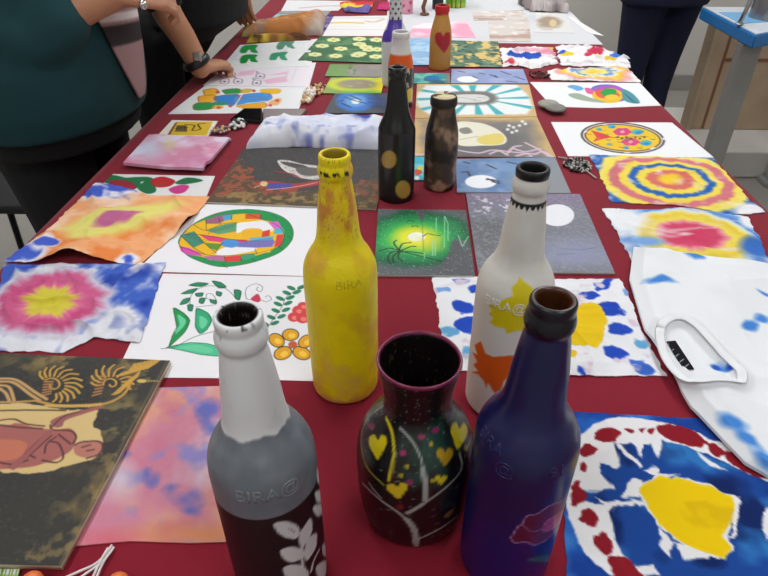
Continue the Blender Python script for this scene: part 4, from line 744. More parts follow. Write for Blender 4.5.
beads('bead_necklace','small dark red bead string beyond the bird paper','necklace',(539,76),50,.03,.04,.003,('bead_red','bead_black'),.006,8)
for q,rx,mt,lab in (((548,108.5),.026,'stone_grey','flat grey mottled pebble, upper of the two beside the sunburst board'),((555,112.5),.025,'stone_dark','flat dark pebble, lower of the two beside the bird paper')):
    c=at(*q); bm=bmesh.new(); ball(bm,(c[0],c[1],T+.011),rx,1,1.05,.3,20); o=bm_obj('pebble',bm,mt,None,True); tag(o,lab,'pebble','flat pebbles')
# bottom left: cords, beads, woven leaf
bm=bmesh.new()
for q in ([(112,545),(98,562),(78,572),(55,582)],[(114,547),(102,562),(84,575),(64,590)]): tube(bm,[at(*k,T+.003) for k in smooth_pts(q,False)],.0012,6)
for q in ([(108,548),(100,562),(92,580),(88,600)],[(112,550),(103,563),(96,580),(93,600)]): tube(bm,[at(*k,T+.0045) for k in smooth_pts(q,False)],.0012,6)
tag(bm_obj('cord',bm,'cord_white',None,True),'thin white cords crossing beneath the pink tie-dye cloth','cord')
for q,lab in (((36,588),'orange bead below the near dark board, by the white cords'),((121,589),'orange bead below the pink tie-dye cloth, right of the cords')):
    c=at(*q); bm=bmesh.new(); ball(bm,(c[0],c[1],T+.009),.009,seg=16); o=bm_obj('bead',bm,'bead_orange',None,True); tag(o,lab,'bead','orange beads')
def p(cv): cv.fill((110,150,50)); cv.blend((cv.N(120,3,2)-.5)*9,(190,206,90)); cv.blend((.35-cv.V)*8*((np.sin(cv.U*60)>0)),(226,226,220))
sheet('woven_charm','green woven charm with a white fringe below the near dark board','charm',[(-14,569),(20,569),(14,590),(-20,590)],p,.003,step=.0011,mat=CLO)
# ================================================================== bottles
def beer(s=1.0, H=.285):
    k=H/.285
    return [(.0,.004),(.025,.0025),(.033,.0005),(.0365,.004),(.0374,.012),(.0378,.05),(.0378,.10),(.0379,.146*k),(.0376,.158*k),(.0360,.169*k),(.0314,.180*k),(.0256,.1895*k),(.0221,.199*k),(.0204,.211*k),(.0192,.225*k),(.0174,.240*k),(.0157,.253*k),(.0146,.2595*k),(.0148,.2625*k),(.0160,.2655*k),(.0163,.2700*k),(.0152,.2745*k),(.0143,.2765*k),(.0146,.2785*k),(.0148,.2825*k),(.0138,.285*k),(.0118,.2850*k),(.0106,.2835*k),(.0100,.278*k),(.0104,.262*k),(.0145,.235*k),(.0195,.205*k),(.028,.172*k),(.034,.145*k),(.034,.05),(.0,.01)]
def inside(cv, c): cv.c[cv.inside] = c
def bottle(name, label, px, H, prof, paint, mat, z0=.0005, top=True, lump=0, step=.0014, nth=150, group='painted bottles', base=None, cat='bottle'):
    c = at(px[0],px[1],T+H+z0) if top else at(px[0],px[1],T+z0)
    c=(c[0],c[1],T+z0); root=empty(name,c,label,cat,group)
    o,conv,surf,R=lathe('bottle_body' if cat!='vase' else 'vase_body',c,prof,paint,mat,root,nth=nth,step=step,lump=lump)
    return root,o,conv,surf,R
# yellow
def p(cv):
    cv.fill((234,214,6)); n=cv.N(40,3,4); cv.blend((n-.5)*2,(222,200,8)); cv.blend((cv.N(22,7,4)-.58)*4,(214,160,70)); cv.blend((cv.N(26,9,3)-.64)*4,(218,176,120)); K=(30,28,14)
    t=np.exp(-((cv.zh-.235)/.02)**2); cv.blend(t*(cv.N(60,5,3)-.5)*6,(206,140,60)); cv.speck(400,.72,(150,120,20),5,.7,(cv.zh>.2)*1.0); cv.blend(np.clip((.03-cv.zh)*40,0,1)*(cv.N(40,4,3)>.5)*.6,(206,130,90))
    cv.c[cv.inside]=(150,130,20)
    for pts in ([(323,172),(328,174),(330,178),(324,177)],[(332,174),(338,173),(341,178),(339,177),(337,175),(335,178),(333,177)],[(344,172),(348,171),(349,176),(345,176)],[(320,171),(322,172),(322,175),(320,174)]): cv.poly(pts,K)
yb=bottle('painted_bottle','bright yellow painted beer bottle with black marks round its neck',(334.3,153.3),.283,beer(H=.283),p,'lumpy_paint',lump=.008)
MY=plain('yellow_emboss',(208,188,14),.45); emboss('embossed_letters','BIRA',yb[3],.22,.160,.013,.036,'yellow_emboss',yb[1])['label']='raised yellow letters on the shoulder'
# white with leaves
f=crop(460,260,.2429)
def p(cv):
    cv.fill((214,212,208)); cv.blend((cv.N(20,3,4)-.5)*2,(200,196,188)); K=(20,20,22)
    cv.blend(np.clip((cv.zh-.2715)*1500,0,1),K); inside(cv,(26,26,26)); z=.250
    zz=np.abs(((cv.th*10/math.pi)%1)-.5)*2; low=z-.0045*zz; cv.blend(((cv.zh<z+.0015)&(cv.zh>low-.0005)).astype(float)*(~cv.inside),K)
    cv.poly(f((245,68),(275,95),(300,120),(300,150),(335,175),(320,200),(300,215),(280,225),(270,265),(270,290),(235,290),(195,305),(185,280),(150,275),(120,255),(135,240),(118,222),(130,210),(118,185),(160,175),(175,165),(215,150),(215,110),(232,95)),(214,196,20),rag=.001)
    cv.poly(f((88,335),(105,385),(140,400),(200,392),(235,398),(220,430),(250,455),(210,470),(180,500),(165,540),(158,565),(130,530),(115,505),(108,525),(95,495),(75,470),(48,462),(75,455),(55,430),(70,420),(52,380),(72,390),(60,350)),(214,92,24),rag=.001)
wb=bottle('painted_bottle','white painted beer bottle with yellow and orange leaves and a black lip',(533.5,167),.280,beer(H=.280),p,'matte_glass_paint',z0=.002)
plain('white_emboss',(214,210,200),.4); plain('grey_emboss',(118,124,130),.35); plain('blue_emboss',(34,32,84),.3)
emboss('embossed_letters','BIRA@',wb[3],-.20,.150,.014,.038,'white_emboss',wb[1])
# grey, white and black
f=crop(200,420,.2708)
def p(cv):
    n=(cv.N(50,3,3)-.5); zg=cv.conv(262,440)[1]; zk=cv.conv(262,520)[1]
    cv.fill((20,20,22)); cv.blend((cv.zh-zk+.004*n)*900,(104,110,118)); m=(cv.zh>zk)*1.0; cv.blend(m*(cv.N(34,5,4)-.45)*3,(124,130,138)); cv.blend(m*(cv.N(40,8,4)-.55)*2.5,(88,94,102)); cv.blend((cv.zh-zg+.010*n)*500,(216,217,219)); cv.blend(np.clip((cv.zh-zg)*100,0,1)*(cv.N(40,6,3)-.55)*3,(190,192,194))
    W=(206,206,208)
    for pts in ([(275,382),(320,375),(360,390),(372,412),(350,440),(310,432),(285,410)],[(298,480),(345,468),(385,485),(380,510),(340,525),(305,512)],[(365,430),(390,385),(410,362),(416,400),(400,445),(375,470)],[(310,545),(350,532),(390,545),(400,580),(330,590),(312,570)],[(400,440),(430,420),(428,470),(395,520),(385,490)],[(432,180),(448,190),(446,225),(434,230)],[(425,265),(450,262),(455,300),(432,300)],[(418,320),(445,310),(456,340),(430,355)],[(452,460),(470,455),(472,500),(455,500)],[(430,540),(470,520),(478,576),(440,590)],[(455,330),(468,330),(470,460),(460,440)]): cv.blob(f(*pts),W,rag=.0008)
    cv.line(f((385,600),(380,540),(375,480),(385,430)),3,W); cv.line(f((410,560),(420,520),(440,480)),2.5,W); cv.line(f((330,400),(350,415)),.8,(120,120,122)); 
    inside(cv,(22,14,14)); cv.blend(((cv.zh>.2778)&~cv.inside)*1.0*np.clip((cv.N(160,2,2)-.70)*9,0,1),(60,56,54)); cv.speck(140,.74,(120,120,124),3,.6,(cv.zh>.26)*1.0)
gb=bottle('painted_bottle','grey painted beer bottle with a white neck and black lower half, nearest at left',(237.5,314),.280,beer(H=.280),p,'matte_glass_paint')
emboss('embossed_letters','BIRA@',gb[3],-.02,.152,.015,.038,'grey_emboss',gb[1])
# dark blue
f=crop(440,400,.3053)
def p(cv):
    cv.fill((22,22,72)); cv.blend((cv.N(16,3,4)-.5)*2,(20,18,58)); cv.blend((.12-cv.zh)*20,(22,22,92)); cv.blend((cv.zh-.255)*140,(12,12,22)); M=(86,26,56); Li=(176,140,190)
    q=f((232,452),(255,415),(270,405),(285,380),(320,372),(360,345),(400,330),(425,300),(438,278),(440,330),(425,360),(410,400),(385,425),(345,460),(310,475),(280,465),(245,468)); cv.blob(q,M); cv.line(q+[q[0]],.9,Li); cv.blob(f((340,420),(350,395),(380,378),(405,362),(400,390),(375,415),(350,430)),(150,50,100)); cv.line(f((335,420),(352,395),(380,378),(408,362),(398,392),(372,418),(345,430),(335,420)),.6,(206,150,190)); cv.line(f((350,422),(395,375)),.5,(206,150,190)); cv.line(f((270,410),(300,430),(330,425)),.4,Li)
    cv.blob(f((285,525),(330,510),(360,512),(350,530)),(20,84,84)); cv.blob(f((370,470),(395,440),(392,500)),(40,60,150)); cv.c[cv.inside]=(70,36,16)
bb=bottle('painted_bottle','dark blue painted beer bottle with a purple flower, nearest at right',(554.3,298.3),.280,beer(H=.280),p,'gloss_glass_paint')
emboss('embossed_letters','BIRA',bb[3],-.75,.165,.013,.038,'blue_emboss',bb[1]); emboss('embossed_letters','@',bb[3],-.28,.152,.015,.038,'blue_emboss',bb[1]); emboss('embossed_letters','91',bb[3],.72,.155,.014,.038,'blue_emboss',bb[1])
# vase
f=crop(350,400,.2778)
def p(cv):
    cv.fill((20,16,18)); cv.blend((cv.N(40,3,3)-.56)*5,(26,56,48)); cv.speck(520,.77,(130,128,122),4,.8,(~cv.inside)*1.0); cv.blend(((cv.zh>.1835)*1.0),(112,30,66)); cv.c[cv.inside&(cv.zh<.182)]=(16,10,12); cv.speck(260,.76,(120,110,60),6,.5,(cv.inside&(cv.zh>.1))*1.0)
    Y=(206,186,20); g=(150,152,148)
    m=cv.mask(f((170,130),(260,120),(300,180),(270,280),(190,260)),rnd=True,soft=.01); cv.blend(m*.55*np.clip((cv.N(200,3,2)-.3)*3,0,1),(24,70,58))
    def heart(x,y,w,h,c,a=0):
        ca,sa=math.cos(a),math.sin(a); P_=[(0,-.35),(.22,-.6),(.5,-.5),(.55,-.15),(.3,.25),(0,.6),(-.3,.25),(-.55,-.15),(-.5,-.5),(-.22,-.6)]
        cv.blob(f(*[(x+w*(u*ca-v*sa),y+h*(u*sa+v*ca)) for u,v in P_]),c,rag=.0006)
    heart(100,170,58,74,Y); heart(392,130,54,80,Y,.1); heart(342,205,54,54,(176,140,30)); heart(172,328,66,48,(206,180,30),-.1); heart(328,288,36,30,Y)
    cv.line(f((130,62),(152,120),(158,200),(140,290)),2.8,Y); cv.line(f((120,20),(60,70),(40,150),(60,240),(120,305)),2,(150,150,40)); cv.line(f((420,80),(438,120),(420,180)),1.6,(150,150,40))
    cv.line(f((180,100),(225,150),(255,210),(268,280),(270,360)),2.2,g); cv.line(f((262,250),(272,310),(272,360)),5,g); cv.line(f((45,300),(110,360),(180,410),(225,460),(238,535)),3,g); cv.line(f((205,430),(232,470),(240,535)),6,g); cv.line(f((70,300),(110,350)),2,g); cv.line(f((205,408),(270,370),(350,310),(400,250),(395,190)),2.4,g); cv.line(f((205,408),(260,376)),4,g); cv.line(f((248,500),(320,465),(385,420)),2.4,g)
    for x,y,c in ((190,190,(150,40,90)),(256,132,(150,40,90)),(215,297,(140,40,90)),(78,95,(120,40,80)),(308,108,(140,40,90)),(180,385,(110,30,40))): cv.ell(*f((x,y))[0],3.4,3.2,c,rag=.0005)
    for x,y in ((205,240),(292,158),(418,172),(183,272),(298,290)): cv.ell(*f((x,y))[0],2.2,2.6,(170,150,30))
    cv.blob(f((340,415),(370,390),(372,405),(350,425)),(120,90,40)); cv.line(f((435,60),(400,400)),1.2,(110,30,50))
vp=[(0,.004),(.034,.002),(.041,.0005),(.0445,.004),(.0480,.018),(.0502,.04),(.0512,.064),(.0508,.083),(.0480,.100),(.0415,.115),(.0330,.127),(.0280,.136),(.0270,.145),(.0284,.158),(.0312,.174),(.0332,.183),(.0329,.186),(.0315,.1858),(.0302,.182),(.0275,.165),(.0250,.146),(.0260,.134),(.036,.110),(.045,.08),(.045,.03),(0,.01)]
va=bottle('painted_vase','small black vase painted with yellow hearts and grey branches, between the front bottles',(419.5,357.5),.186,vp,p,'gloss_glass_paint',cat='vase',group=None)
# black with gold dots
def bl(H,rb,zs,zn,rn,rt,rl=None):
    rl=rl or rt+.0015
    return [(0,.003),(rb*.7,.002),(rb*.93,.0005),(rb,.006),(rb,.05),(rb,zs),(rb*.95,zs+(zn-zs)*.3),(rb*.78,zs+(zn-zs)*.6),(rn+.002,zn-.004),(rn,zn+.008),((rn+rt)/2,(zn+H)/2),(rt,H-.018),(rl,H-.015),(rl,H-.010),(rt,H-.008),(rl,H-.005),(rl*.97,H),(rt*.72,H),(rt*.66,H-.006),(rt*.7,H-.03),(0,H-.06)]
def p(cv):
    cv.fill((20,22,24)); inside(cv,(14,14,14)); cv.ell(389,159.5,7.6,9,(168,132,60)); cv.ell(403,189.5,7.6,9,(168,132,60)); cv.speck(200,.72,(110,108,100),3,.8,(cv.zh>.222)*1.0)
bottle('painted_bottle','black painted bottle with gold dots, left of the brown bottle',(396,196),.227,bl(.227,.0318,.118,.160,.0185,.0130),p,'gloss_glass_paint',top=False,step=.002,nth=96)
# brown marbled with a cap
def p(cv): cv.fill((66,54,46)); cv.blend((cv.N(26,3,4)-.5)*6,(104,82,64)); cv.blend((cv.N(24,7,4)-.53)*9,(150,120,98)); cv.blend((cv.N(30,11,4)-.54)*7,(34,28,26)); cv.blend((cv.zh-.152)*900,(40,34,30)); cv.blend(((cv.zh>.1685))*1.0*(cv.N(70,3,3)>.44),(206,190,150)); 
bottle('painted_bottle','brown marbled bottle with a pale cap, right of the black gold-dotted bottle',(439,186),.171,[(0,.003),(.021,.002),(.026,.0005),(.0288,.006),(.0294,.03),(.0294,.088),(.0280,.108),(.0242,.126),(.0212,.140),(.0206,.150),(.0228,.153),(.0234,.158),(.0228,.165),(.0212,.168),(.0185,.1695),(.016,.171),(.008,.171),(0,.1708)],p,'lumpy_paint',top=False,step=.002,nth=96,lump=.02)
# mustard with a red heart
f=crop(370,0,.1432)
def p(cv):
    cv.fill((190,136,66)); cv.blend((cv.N(20,3,4)-.5)*4,(170,116,54)); cv.blend((cv.zh-.145+.006*(cv.N(60,3,2)-.5))*900,(196,40,44)); inside(cv,(90,20,20)); cv.poly(f((512,255),(528,225),(555,222),(562,255),(558,300),(540,340),(520,372),(490,340),(458,295),(452,255),(468,225),(495,225)),(170,34,46))
bottle('painted_bottle','mustard yellow bottle with a red heart and red rim',(439.3,68),.168,[(0,.003),(.022,.002),(.028,.0005),(.0305,.006),(.0308,.05),(.0304,.085),(.0275,.108),(.0225,.128),(.0188,.142),(.0188,.150),(.0202,.152),(.0202,.160),(.0192,.168),(.0160,.168),(.015,.16),(.016,.14),(0,.12)],p,'matte_glass_paint',top=False,step=.0025,nth=80)
# white, orange and black
def p(cv):
    cv.fill((30,26,24)); cv.blend((cv.zh-.093)*900,(220,92,30)); cv.blend((cv.zh-.124)*900,(216,214,212)); cv.ell(410.5,95,4,7,(226,190,20)); cv.speck(170,.68,(200,196,180),3,.9,(cv.zh<.093)*1.0); cv.blend(((cv.zh>.09)&(cv.zh<.095))*1.0*(cv.N(140,3,2)>.5),(210,190,120)); inside(cv,(200,198,196))
bottle('painted_bottle','white, orange and black banded bottle behind the black gold-dotted bottle',(400,105.5),.172,[(0,.003),(.022,.002),(.028,.0005),(.0300,.006),(.0302,.05),(.0300,.09),(.0285,.108),(.0240,.128),(.0202,.142),(.0196,.158),(.0208,.160),(.0208,.167),(.0196,.172),(.0165,.172),(.016,.165),(.017,.14),(0,.12)],p,'gloss_glass_paint',top=False,step=.0025,nth=80)
# dotted neck and purple shoulder
def p(cv):
    cv.fill((212,212,214)); cv.poly([(386,19),(402,19),(402,29),(393,30.5),(391,42),(382,42),(384,32),(387,29)],(84,60,160)); inside(cv,(200,200,200))
    rd=random.Random(3)
    for i in range(9):
        for j in range(7):
            z=.168+i*.011; a=-math.pi+(j+.5*(i%2))*2*math.pi/7; rr=.0034
            d=np.hypot((cv.th-a+math.pi)%(2*math.pi)-math.pi,0)*.0165; cv.blend((rr-np.hypot(d,cv.zh-z))*1200*(~cv.inside),(24,24,28))
bottle('painted_bottle','tall white bottle with a black-dotted neck and purple shoulder',(395,84),.262,bl(.262,.036,.105,.160,.0170,.0150),p,'gloss_glass_paint',top=False,step=.0025,nth=80)
def p(cv):
    cv.fill((226,160,184)); inside(cv,(150,90,110))
    for x,y in ((403.5,6),(410.5,3),(409,11)): cv.blob([(x-1.6,y-1),(x-.7,y-1.8),(x,y-.9),(x+.9,y-1.8),(x+1.6,y-.9),(x,y+1.6)],(200,50,84))
bottle('painted_bottle','pink bottle with small red hearts, beyond the dotted bottle',(406,13),.2,bl(.2,.0265,.11,.15,.015,.012),p,'gloss_glass_paint',top=False,step=.0025,nth=64)
def p(cv): cv.fill((20,20,22)); inside(cv,(14,14,14))
bottle('painted_bottle','plain black bottle just beyond the mustard heart bottle',(437.5,9),.21,bl(.21,.022,.11,.15,.012,.010),p,'gloss_glass_paint',top=False,step=.003,nth=64)
def p(cv):
    cv.fill((36,52,34)); inside(cv,(24,30,22)); a=(cv.th*7/math.pi)%1; cv.blend((.055+.045*np.abs(a-.5)*2-cv.zh+.02*(cv.N(40,2,2)-.5))*300*((a>.15)),(130,186,40)); cv.blend((.02-cv.zh)*300*(a>.5),(206,206,60))
bottle('painted_pot','dark pot with green and yellow flames at the far end of the table',(455.5,6.5),.11,[(0,.003),(.03,.002),(.038,.0005),(.041,.006),(.043,.05),(.044,.1),(.0435,.11),(.039,.11),(.038,.1),(.036,.02),(0,.015)],p,'gloss_glass_paint',top=False,step=.003,nth=64,cat='pot',group=None)
c=at(424.5,15.5); bm=bmesh.new(); tube(bm,[(c[0],c[1],T+.001),(c[0]-.006,c[1],T+.03),(c[0]+.006,c[1],T+.07),(c[0]+.002,c[1],T+.13)],[.006,.008,.007,.004],8); tube(bm,[(c[0]+.006,c[1],T+.07),(c[0]+.02,c[1]+.01,T+.11)],[.006,.004],8); ball(bm,(c[0],c[1],T+.006),.015,1.3,1,.4); tag(bm_obj('twig_ornament',bm,'twig_brown',None,True),'thin brown twig ornament left of the mustard bottle, far end','ornament')
# ================================================================== right side: blue-edged table, parcel
plain('blue_edge',(30,120,190),.4); plain('pale_top',(206,214,220),.35); plain('blue_mat',(110,170,214),.4); plain('grey_leg',(150,150,146),.4,.2,var=.05); plain('galv_steel',(160,162,164),.3,.8); plain('brown_board',(186,162,136),.75,var=.08,vs=10); plain('brown_tape',(140,92,60),.4); plain('pale_rim',(186,164,138),.7)
wt=empty('work_table',(1.45,2.5,0),'blue-edged white work table with grey legs, right of the red table','table')
tp=[(1.19,2.255),(1.42,2.40),(1.80,2.40),(1.80,2.74),(1.19,2.74)]
bm=bmesh.new(); prism(bm,tp,.705,.748); bmesh.ops.bevel(bm,geom=list(bm.edges),offset=.004,segments=2,affect='EDGES'); bm_obj('edge_band',bm,'blue_edge',wt)
bm=bmesh.new(); prism(bm,[(1.196,2.268),(1.42,2.407),(1.793,2.407),(1.793,2.733),(1.196,2.733)],.748,.752); bm_obj('tabletop',bm,'pale_top',wt)
bm=bmesh.new(); prism(bm,[(1.21,2.42),(1.33,2.46),(1.33,2.62),(1.21,2.62)],.752,.754); bm_obj('inlay',bm,'blue_mat',wt)
for x,y in ((1.235,2.36),(1.72,2.46),(1.72,2.68),(1.385,2.66)):
    bm=bmesh.new(); box(bm,(x,y,.3535),(.074,.05,.701),.008); box(bm,(x,y,.012),(.12,.09,.022),.004)
    if x<1.24: box(bm,(x-.037,y,.33),(.004,.012,.16))
    bm_obj('leg',bm,'grey_leg',wt)
c=(1.36,2.52); bm=bmesh.new(); bmesh.ops.create_cone(bm,cap_ends=True,segments=24,radius1=.075,radius2=.07,depth=.16,matrix=Matrix.Translation((c[0],c[1],.832+.002))); tag(bm_obj('steel_canister',bm,'galv_steel',None),'grey steel canister standing on the blue-edged table','canister')
bm=bmesh.new(); q=atY(744,22,2.37); tube(bm,[(q[0],2.40,.7535),(q[0]+.012,2.405,.80),(q[0]+.05,2.42,1.05)],.008,10); ball(bm,(q[0],2.40,.757),.016,1,1,.25); tag(bm_obj('metal_rod',bm,'galv_steel',None,True),'thin upright metal rod at the corner of the blue-edged table','rod')
pc=empty('wooden_panel',(1.75,3.06,.13),'brown wooden panel with taped seams, standing behind the blue-edged table','panel')
A,B=atY(697,138,2.86),atY(718,28,2.9); x0=A[0]+.03; z1=.66
bm=bmesh.new(); box(bm,((x0+2.35)/2,3.06,(.1315+z1)/2),(2.35-x0,.07,z1-.1315),.003); bm_obj('board',bm,'brown_board',pc)
bm=bmesh.new(); box(bm,(x0-.011,3.06,(.1315+z1)/2),(.02,.09,z1-.1315),.003); bm_obj('side_rail',bm,'pale_rim',pc)
bm=bmesh.new(); box(bm,(x0+.06,3.023,.39),(.012,.003,.51)); bm_obj('seam',bm,'brown_tape',pc); bm=bmesh.new(); box(bm,((x0+.066+2.3)/2,3.023,.47),(2.3-x0-.066,.003,.014)); bm_obj('seam',bm,'brown_tape',pc)
bm=bmesh.new(); box(bm,(x0+.4,3.023,.3),(.012,.003,.33)); bm_obj('seam',bm,'brown_tape',pc)
# black chair behind the woman in teal
ch=empty('metal_chair',(-1.12,1.62,0),'black metal-framed chair at the left edge behind the woman in teal','chair')
def leg(a,b,n='leg'):
    bm=bmesh.new(); tube(bm,[a,b],.011,10); bm_obj(n,bm,'dark_metal',ch,True)
for x,y in ((-1.0,1.49),(-1.0,1.83),(-1.36,1.49),(-1.36,1.83)): leg((x+(.03 if x>-1.2 else -.03),y,.001),(x,y,.44))
plain('black_seat',(26,26,28),.7); bm=bmesh.new(); box(bm,(-1.18,1.66,.455),(.42,.42,.03),.01); bm_obj('seat',bm,'black_seat',ch); bm=bmesh.new(); box(bm,(-1.38,1.66,.74),(.025,.38,.22),.01); bm_obj('backrest',bm,'black_seat',ch)
for y in (1.49,1.83): leg((-1.36,y,.44),(-1.385,y,.82),'back_post')
# ================================================================== people
plain('skin_tan',(186,132,100),.55,var=.05,vs=14); plain('hair_black',(22,18,18),.5,bs=120,bst=.5); plain('teal_cloth',(16,62,68),.9,bs=30,bst=.15,var=.06,vs=10); plain('black_cloth',(17,17,20),.95,bs=40,bst=.15); plain('navy_cloth',(20,26,54),.95,bs=60,bst=.12); plain('mauve_knit',(158,128,132),.9,bs=300,bst=.2); plain('white_band',(222,216,214),.9); plain('char_band',(62,58,62),.9); plain('shoe_dark',(30,28,28),.5); plain('eye_white',(226,224,220),.3); plain('eye_dark',(30,20,16),.2); plain('lip',(150,80,74),.5); plain('silver',(206,206,206),.2,1); plain('grey_shirt',(120,124,136),.9)
def ring_loft(bm, rings, n=28):
    """rings: centre, half-width vector, half-depth vector"""
    R=[]
    for c,u,v in rings:
        c,u,v=Vector(c),Vector(u),Vector(v); R.append([bm.verts.new(c+u*math.cos(2*math.pi*k/n)+v*math.sin(2*math.pi*k/n)) for k in range(n)])
    for i in range(len(R)-1):
        for k in range(n): bm.faces.new((R[i][k],R[i][(k+1)%n],R[i+1][(k+1)%n],R[i+1][k]))
    bm.faces.new(R[0][::-1]); bm.faces.new(R[-1])
def limb(bm, pts, rad, n=16):
    P=resample(smooth_pts(pts,False,6),24); d=np.linspace(0,1,24); r=np.interp(d,np.linspace(0,1,len(rad)),rad); tube(bm,[tuple(q) for q in P],list(r),n); ball(bm,tuple(P[0]),r[0]*.99,seg=14); ball(bm,tuple(P[-1]),r[-1]*.99,seg=14)
def fuse(o, vox, it=6):
    m=o.modifiers.new('fuse','REMESH'); m.mode='VOXEL'; m.voxel_size=vox; m.use_smooth_shade=True
    s=o.modifiers.new('smooth','SMOOTH'); s.iterations=it; s.factor=.5; return o
def hand(bm, wrist, dirv, palm_n, size=1.0, curl=.5, spread=.16, thumb=1):
    """palm plus five unequal bent fingers; palm_n points out of the back of the hand"""
    w=Vector(wrist); d=Vector(dirv).normalized(); nrm=Vector(palm_n); nrm=(nrm-d*nrm.dot(d)).normalized(); s=d.cross(nrm)*thumb
    L=.09*size
    ring_loft(bm,[(w-d*.012,s*.026*size,nrm*.02*size),(w+d*L*.3,s*.033*size,nrm*.017*size),(w+d*L*.7,s*.041*size,nrm*.015*size),(w+d*L,s*.040*size,nrm*.012*size)],18)
    for off,ln in ((.030,.070),(.011,.080),(-.009,.074),(-.028,.058)):
        b=w+d*L*.9+s*off*size; a=d+s*off*spread*12; a.normalize(); q=[b-d*.02]; c0=0
        for k,fr in enumerate((.45,.31,.24)):
            c0+=curl*(.45+.3*k); q.append(q[-1]+((.02*d) if k==0 else Vector((0,0,0)))+(a*math.cos(c0)-nrm*math.sin(c0))*ln*fr*size)
        tube(bm,q,[.0092*size,.009*size,.0082*size,.0068*size],10); ball(bm,q[-1],.0068*size,seg=8)
        for k in (1,2): ball(bm,q[k],.0088*size,seg=8)
    b=w+d*L*.25+s*.026*size; t=(d*.75+s*.75-nrm*.25).normalized(); q=[b,b+t*.036*size,b+t*.062*size+d*.008*size-nrm*.008*size,b+t*.078*size+d*.022*size-nrm*.014*size]
    tube(bm,q,[.015*size,.0115*size,.010*size,.008*size],10); ball(bm,q[-1],.008*size,seg=8)
    return q
def face_dir(yaw): return Vector((math.cos(yaw),math.sin(yaw),0)), Vector((-math.sin(yaw),math.cos(yaw),0))
def head(bm, c, yaw):                       # c = centre of the skull; returns spots for the eyes and mouth
    f_,s_=face_dir(yaw); c=Vector(c); up=Vector((0,0,1))
    ring_loft(bm,[(c+up*h+f_*o,s_*a,f_*b) for h,o,a,b in ((-.115,.045,.022,.02),(-.10,.038,.042,.05),(-.075,.026,.056,.072),(-.04,.012,.066,.088),(0,.004,.073,.097),(.04,0,.075,.098),(.08,-.004,.064,.083),(.105,-.006,.04,.052),(.115,-.006,.012,.016))],24)
    ring_loft(bm,[(c+f_*.095+up*.012,s_*.008,up*.012),(c+f_*.108-up*.022,s_*.013,up*.014),(c+f_*.098-up*.036,s_*.015,up*.006)],10)
    for k in (-1,1): ball(bm,c+s_*k*.074-up*.012-f_*.006,.022,.5,.9,1.2,12)
def face_parts(root, c, yaw):
    f_,s_=face_dir(yaw); c=Vector(c); up=Vector((0,0,1))
    for k in (-1,1):
        bm=bmesh.new(); ball(bm,c+f_*.083+s_*k*.031+up*.004,.013,seg=12); e=bm_obj('eye',bm,'eye_white',root,True)
        bm=bmesh.new(); ball(bm,c+f_*.0935+s_*k*.0315+up*.004,.0055,seg=10); bm_obj('iris',bm,'eye_dark',e,True)
    bm=bmesh.new(); tube(bm,[c+f_*.082-up*.058+s_*x for x in (-.024,-.012,0,.012,.024)],[.003,.0065,.007,.0065,.003],10); bm_obj('mouth',bm,'lip',root,True)
def hair(root, c, yaw, long=True):
    f_,s_=face_dir(yaw); c=Vector(c); up=Vector((0,0,1)); bm=bmesh.new()
    ring_loft(bm,[(c+up*h+f_*o,s_*a,f_*b) for h,o,a,b in ((-.15 if long else -.06,-.06,.06,.05),(-.08,-.045,.078,.07),(-.02,-.035,.086,.08),(.04,-.022,.088,.094),(.085,-.012,.076,.092),(.115,-.010,.052,.064),(.13,-.008,.016,.02))],24); o=bm_obj('hair',bm,'hair_black',root,True); fuse(o,.008,3)
def shoes(root, feet, yaw):
    f_,s_=face_dir(yaw)
    for x,y in feet:
        bm=bmesh.new(); c=Vector((x,y,.0)); ring_loft(bm,[(c-f_*.09+Vector((0,0,.035)),s_*.03,Vector((0,0,.032))),(c-f_*.04+Vector((0,0,.043)),s_*.04,Vector((0,0,.042))),(c+f_*.05+Vector((0,0,.036)),s_*.045,Vector((0,0,.035))),(c+f_*.12+Vector((0,0,.028)),s_*.042,Vector((0,0,.027))),(c+f_*.16+Vector((0,0,.022)),s_*.02,Vector((0,0,.018)))],18); bm_obj('shoe',bm,'shoe_dark',root,True)
def torso_rings(spine, yaw, prof):
    f_,s_=face_dir(yaw); R=[]
    for z,a,b,o in prof:
        c=Vector((np.interp(z,[q[2] for q in spine],[q[0] for q in spine]),np.interp(z,[q[2] for q in spine],[q[1] for q in spine]),z)); R.append((c+f_*o,s_*a,f_*b))
    return R
